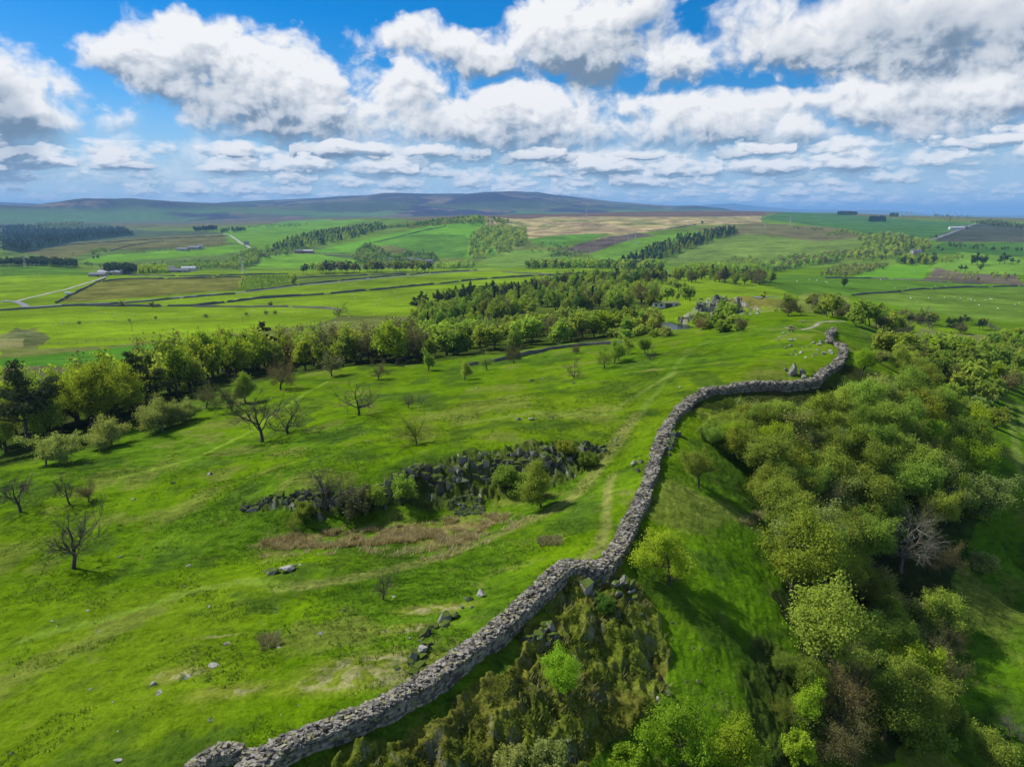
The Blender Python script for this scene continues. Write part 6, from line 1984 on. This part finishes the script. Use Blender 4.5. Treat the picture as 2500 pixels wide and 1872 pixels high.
def pylon(px, py, top, label, group=None):
    x, y, z = gp(px, py)
    H = pix_height(x, y, z, top)
    k = max(1.0, math.hypot(x, y) / 1600)
    root = bpy.data.objects.new('electricity_pylon', None)
    root.location, root.rotation_euler = (x, y, z - .3), (0, 0, .5)
    COL.objects.link(root)
    root['label'], root['category'] = label, 'pylon'
    if group:
        root['group'] = group
    w = H * .085
    t = .16 * k

    def corner(i, f):
        s = w * (1 - f) ** 1.3 + .35
        return np.array([(-1, 1, 1, -1)[i] * s, (-1, -1, 1, 1)[i] * s, H * f])
    lg, lt, ar = Soup(), Soup(), Soup()
    for i in range(4):
        leg = Soup()
        leg.tube([corner(i, f) for f in (0, .25, .5, .75, 1)], np.full(5, t), 4)
        link('leg', leg.mesh('leg'), M_STEEL, root)
        for a in np.linspace(0, .8, 9):
            lt.tube([corner(i, a), corner((i + 1) % 4, a + .1)], [t * .6] * 2, 3)
            lt.tube([corner((i + 1) % 4, a), corner(i, a + .1)], [t * .6] * 2, 3)
    link('lattice', lt.mesh('lattice'), M_STEEL, root)
    for f, l in ((.66, .15), (.79, .19), (.92, .13)):
        arm = Soup()
        for dz in (0, .03):
            arm.tube([(-H * l, 0, H * f), (0, 0, H * (f + dz)), (H * l, 0, H * f)], [t * .8] * 3, 4)
        link('crossarm', arm.mesh('crossarm'), M_STEEL, root)


for px, py, top, lab in [(593, 667, 622, 'tall lattice pylon beside the white shed near the plantation'), (62, 652, 620, 'pylon standing in front of the dark pine row'), (1551, 596, 562, 'pylon on the green hillside before the conifer belt'), (1431, 537, 510, 'pylon breaking the skyline of the straw moor'),
                         (1929, 552, 527, 'pylon in the deep green shaded field'), (1869, 556, 542, 'small pylon at the border of straw moor and shaded field'), (1534, 590, 568, 'smaller pylon left of the hillside one')]:
    pylon(px, py, top, lab.replace(' left of', ' beside'))
for px in (2186, 2199, 2212, 2223, 2279, 2315, 2331, 2346):
    pylon(px, 529, 515, 'faint lattice pylon in the row on the far skyline', 'pylons on the far skyline')


def pole(px, py, top, label):
    x, y, z = gp(px, py)
    H = pix_height(x, y, z, top)
    root = bpy.data.objects.new('telegraph_pole', None)
    root.location = (x, y, z)
    COL.objects.link(root)
    root['label'], root['category'] = label, 'pole'
    a, b = Soup(), Soup()
    a.tube([(0, 0, -.3), (0, 0, H)], [.16, .11], 6)
    b.box((0, 0, H - .5), (1.8, .14, .16))
    link('pole_shaft', a.mesh('pole_shaft'), M_WOOD, root)
    link('crossbar', b.mesh('crossbar'), M_WOOD, root)


pole(323, 809, 786, 'telegraph pole in the brightest field')
pole(593, 787, 773, 'telegraph pole close under the thorn fence')
pole(1836, 704, 688, 'telegraph pole beside the quarry trees')


# ------------------------------------------------------------------ sheep, cars, walkers
M_WOOL = plain_material('wool', (.78, .76, .70), .1, 6)
M_FACE = plain_material('sheep face', (.10, .09, .08), .2, 6)


def skin_mesh(name, verts, edges, radii, level=1):
    """A continuous body grown round a skeleton (Skin and Subdivision modifiers, then frozen)."""
    me = bpy.data.meshes.new(name)
    me.from_pydata(verts, edges, [])
    o = bpy.data.objects.new(name, me)
    COL.objects.link(o)
    sk = o.modifiers.new('skin', 'SKIN')
    for v, r in zip(me.skin_vertices[0].data, radii):
        v.radius = (r, r) if not isinstance(r, tuple) else r
        v.use_root = False
    me.skin_vertices[0].data[0].use_root = True
    sd = o.modifiers.new('smooth', 'SUBSURF')
    sd.levels = sd.render_levels = level
    dg = bpy.context.evaluated_depsgraph_get()
    out = bpy.data.meshes.new_from_object(o.evaluated_get(dg))
    bpy.data.objects.remove(o)
    out.name = name
    return out


sv = [(0, 0, .62), (.3, 0, .62), (-.3, 0, .62), (.48, 0, .72), (.62, 0, .80), (.78, 0, .72), (.28, .13, .4), (.28, .13, .02), (.28, -.13, .4), (.28, -.13, .02), (-.32, .13, .42), (-.36, .13, .24), (-.33, .13, .02), (-.32, -.13, .42), (-.36, -.13, .24), (-.33, -.13, .02), (-.47, 0, .58)]
se = [(0, 1), (0, 2), (1, 3), (3, 4), (4, 5), (1, 6), (6, 7), (1, 8), (8, 9), (2, 10), (10, 11), (11, 12), (2, 13), (13, 14), (14, 15), (2, 16)]
sr = [.30, .27, .29, .17, .12, .07, .07, .04, .07, .04, .08, .05, .04, .08, .05, .04, .07]
sheep_body = skin_mesh('sheep_body', sv, se, sr)
sheep_body.materials.append(M_WOOL)
sheep_body.materials.append(M_FACE)
for p in sheep_body.polygons:
    c = p.center
    p.material_index = 1 if (c.x > .6 or c.z < .25) else 0
rng = random.Random(8)
Z5 = [(660, 810), (695, 812), (905, 765), (955, 758), (820, 800), (495, 845), (365, 905), (920, 855), (1240, 852), (1320, 878), (1290, 830), (950, 885), (1115, 940), (1160, 938), (1170, 890), (890, 1048), (775, 1095), (1110, 1030), (1280, 1055), (1550, 830), (60, 993), (315, 1000), (410, 985), (60, 870)]
Z4 = [(340, 683), (1400, 910), (1540, 915), (1410, 975), (915, 1015), (985, 1045), (1160, 1025), (540, 1095), (1790, 870), (1980, 840), (2060, 870), (1680, 880), (1890, 990), (2190, 995), (1000, 1020), (800, 1000)]
Z7 = [(1233, 622), (1300, 628), (325, 710), (430, 695), (490, 700), (575, 718), (560, 710), (1020, 695), (1140, 765), (1250, 765), (1475, 748), (1560, 745), (1270, 848), (1325, 882), (1420, 848), (1550, 845), (1635, 838), (1685, 850), (1745, 855), (1770, 858), (1805, 870), (1890, 865), (1930, 855), (1945, 858), (2135, 903), (1995, 937), (1837, 907), (2170, 890)]
SHEEP = [(600 + a / 3.539, 480 + b / 3.539, 'bright valley fields') for a, b in Z5] + [(a / 3.539, 480 + b / 3.539, 'bright valley fields') for a, b in Z4] + [(1850 + a / 3.403, 480 + b / 3.403, 'field beyond the birch clump') for a, b in Z7]
for px, py, where in SHEEP:
    x, y, z = gp(px, py)
    o = link('sheep', sheep_body, None, None, label='white sheep grazing in the ' + where, category='sheep', group='sheep in the ' + where)
    o.location, o.rotation_euler = (x, y, z), (0, 0, rng.random() * 6.283)
    o.scale = (1.25,) * 3

M_PAINT = plain_material('white car paint', (.80, .82, .84), .03, 1, .3)
M_TYRE = plain_material('tyre rubber', (.02, .02, .02), .1, 4)


def car(px, py, rz, label, paint=M_PAINT, k=1.0):
    x, y, z = gp(px, py)
    root = bpy.data.objects.new('car', None)
    root.location, root.rotation_euler, root.scale = (x, y, z + .3), (0, 0, math.radians(rz)), (k, k, k)
    COL.objects.link(root)
    root['label'], root['category'] = label, 'car'
    side = [(-2.15, .35), (2.1, .35), (2.15, .75), (1.1, .95), (.45, 1.45), (-1.35, 1.48), (-2.05, 1.0), (-2.18, .6)]
    n = len(side)
    v = [(a, s * (.85 if b < 1.1 else .68), b) for s in (-1, 1) for a, b in side]
    f = [tuple(range(n))[::-1], tuple(range(n, 2 * n))] + [(i, (i + 1) % n, n + (i + 1) % n, n + i) for i in range(n)]
    me = bpy.data.meshes.new('body')
    me.from_pydata(v, [], f)
    link('body', me, paint, root)
    for s in (-1, 1):
        w = Soup()
        w.quads(np.array([[(.95, s * .80, 1.0), (.4, s * .70, 1.38), (-1.3, s * .70, 1.40), (-1.85, s * .80, 1.05)]]))
        link('window', w.mesh('window'), M_GLASS, root)
    w = Soup()
    w.quads(np.array([[(1.12, -.72, .98), (1.12, .72, .98), (.52, .62, 1.42), (.52, -.62, 1.42)]]))
    link('windscreen', w.mesh('windscreen'), M_GLASS, root)
    for a in (-1.3, 1.35):
        for s in (-1, 1):
            t = Soup()
            t.tube([(a, s * .68, .33), (a, s * .70, .33), (a, s * .90, .33), (a, s * .91, .33)], [.05, .33, .33, .05], 12)
            link('wheel', t.mesh('wheel'), M_TYRE, root)


car(899, 682, 8, 'white car driving along the valley road')
car(1632, 664, 0, 'pale parked car beyond the bright rise')
car(15, 738, 10, 'white car at the road junction')
x, y, z = gp(166, 719)
root = bpy.data.objects.new('livestock_trailer', None)
root.location, root.rotation_euler = (x, y, z), (0, 0, .3)
COL.objects.link(root)
root['label'], root['category'] = 'white livestock trailer left on the grass near the lane wall', 'trailer'
a, b = Soup(), Soup()
a.box((0, 0, 1.7), (6.5, 2.3, 2.2))
b.tube([(3.2, 0, .8), (5.0, 0, .6)], [.09, .07], 5)
link('box_body', a.mesh('box_body'), M_PAINT, root)
link('tow_bar', b.mesh('tow_bar'), M_STEEL, root)
for s in (-1, 1):
    t = Soup()
    t.tube([(-.3, s * 1.0, .45), (-.3, s * 1.02, .45), (-.3, s * 1.25, .45), (-.3, s * 1.26, .45)], [.05, .45, .45, .05], 12)
    link('wheel', t.mesh('wheel'), M_TYRE, root)

M_SKIN = plain_material('skin', (.50, .33, .25), .05, 4)


def person(px, py, rz, coat, label, stride=.14):
    x, y, z = gp(px, py)
    root = bpy.data.objects.new('person', None)
    root.location, root.rotation_euler = (x, y, z + .02), (0, 0, math.radians(rz))
    COL.objects.link(root)
    root['label'], root['category'], root['group'] = label, 'person', 'walkers resting beyond the end of the wall'
    v = [(0, 0, .95), (0, 0, 1.2), (0, 0, 1.42), (0, 0, 1.52), (0, .02, 1.64), (0, .02, 1.74),
         (.10, stride, .50), (.10, stride - .03, .06), (.10, stride + .14, .03), (-.10, -stride * .6, .50), (-.10, -stride, .06), (-.10, -stride + .14, .03),
         (.20, 0, 1.40), (.26, .02, 1.12), (.25, .10, .88), (.25, .13, .80), (-.20, 0, 1.40), (-.26, -.02, 1.12), (-.25, .06, .88), (-.25, .09, .80)]
    e = [(0, 1), (1, 2), (2, 3), (3, 4), (4, 5), (0, 6), (6, 7), (7, 8), (0, 9), (9, 10), (10, 11), (2, 12), (12, 13), (13, 14), (14, 15), (2, 16), (16, 17), (17, 18), (18, 19)]
    r = [.13, .125, .13, .06, .095, .07, .07, .05, .035, .07, .05, .035, .065, .05, .035, .03, .065, .05, .035, .03]
    body = skin_mesh('body', v, e, r)
    body.materials.append(M_SKIN)
    link('body', body, None, root)
    jk = skin_mesh('jacket', [v[0], v[1], v[2], v[12], v[13], (.25, .09, .92), v[16], v[17], (-.25, .05, .92)], [(0, 1), (1, 2), (2, 3), (3, 4), (4, 5), (2, 6), (6, 7), (7, 8)], [.17, .165, .16, .085, .07, .055, .085, .07, .055])
    link('jacket', jk, plain_material('jacket cloth', coat, .1, 4), root)
    ts = skin_mesh('trousers', [(0, 0, .93), v[6], v[7], v[9], v[10]], [(0, 1), (1, 2), (0, 3), (3, 4)], [.15, .09, .065, .09, .065])
    link('trousers', ts, plain_material('trouser cloth', (.03, .035, .05), .1, 4), root)
    hr = skin_mesh('hair', [(0, -.01, 1.70), (0, -.03, 1.76)], [(0, 1)], [.105, .09])
    link('hair', hr, plain_material('hair', (.05, .035, .02), .1, 4), root)


person(1927, 811, 60, (.03, .05, .10), 'person in a dark blue jacket, first of three walkers beyond the far rocks')
person(1931, 810, 200, (.05, .05, .05), 'person in black, middle of three walkers beyond the far rocks')
person(1935, 812, 150, (.10, .06, .03), 'person in a brown jacket, last of three walkers beyond the far rocks')


# ------------------------------------------------------------------ the air
def build_haze():
    zb = float(Z_.min()) - 1.0
    zt = float(max(Z_.max() + 15, CAMZ + 20))
    s = 49500.0
    v = [(x, y, z) for z in (zb, zt) for x, y in ((-s, -s), (s, -s), (s, s), (-s, s))]
    f = [(3, 2, 1, 0), (4, 5, 6, 7), (0, 1, 5, 4), (1, 2, 6, 5), (2, 3, 7, 6), (3, 0, 4, 7)]
    me = bpy.data.meshes.new('haze')
    me.from_pydata(v, [], f)
    mat = bpy.data.materials.new('haze')
    mat.use_nodes = True
    t = mat.node_tree
    t.nodes.clear()
    p = t.nodes.new('ShaderNodeVolumePrincipled')
    p.inputs['Color'].default_value = (.27, .57, 1.0, 1)
    p.inputs['Density'].default_value = 5.6e-5
    p.inputs['Anisotropy'].default_value = .0
    o = t.nodes.new('ShaderNodeOutputMaterial')
    t.links.new(p.outputs[0], o.inputs['Volume'])
    link('haze', me, mat, kind='stuff')


build_haze()
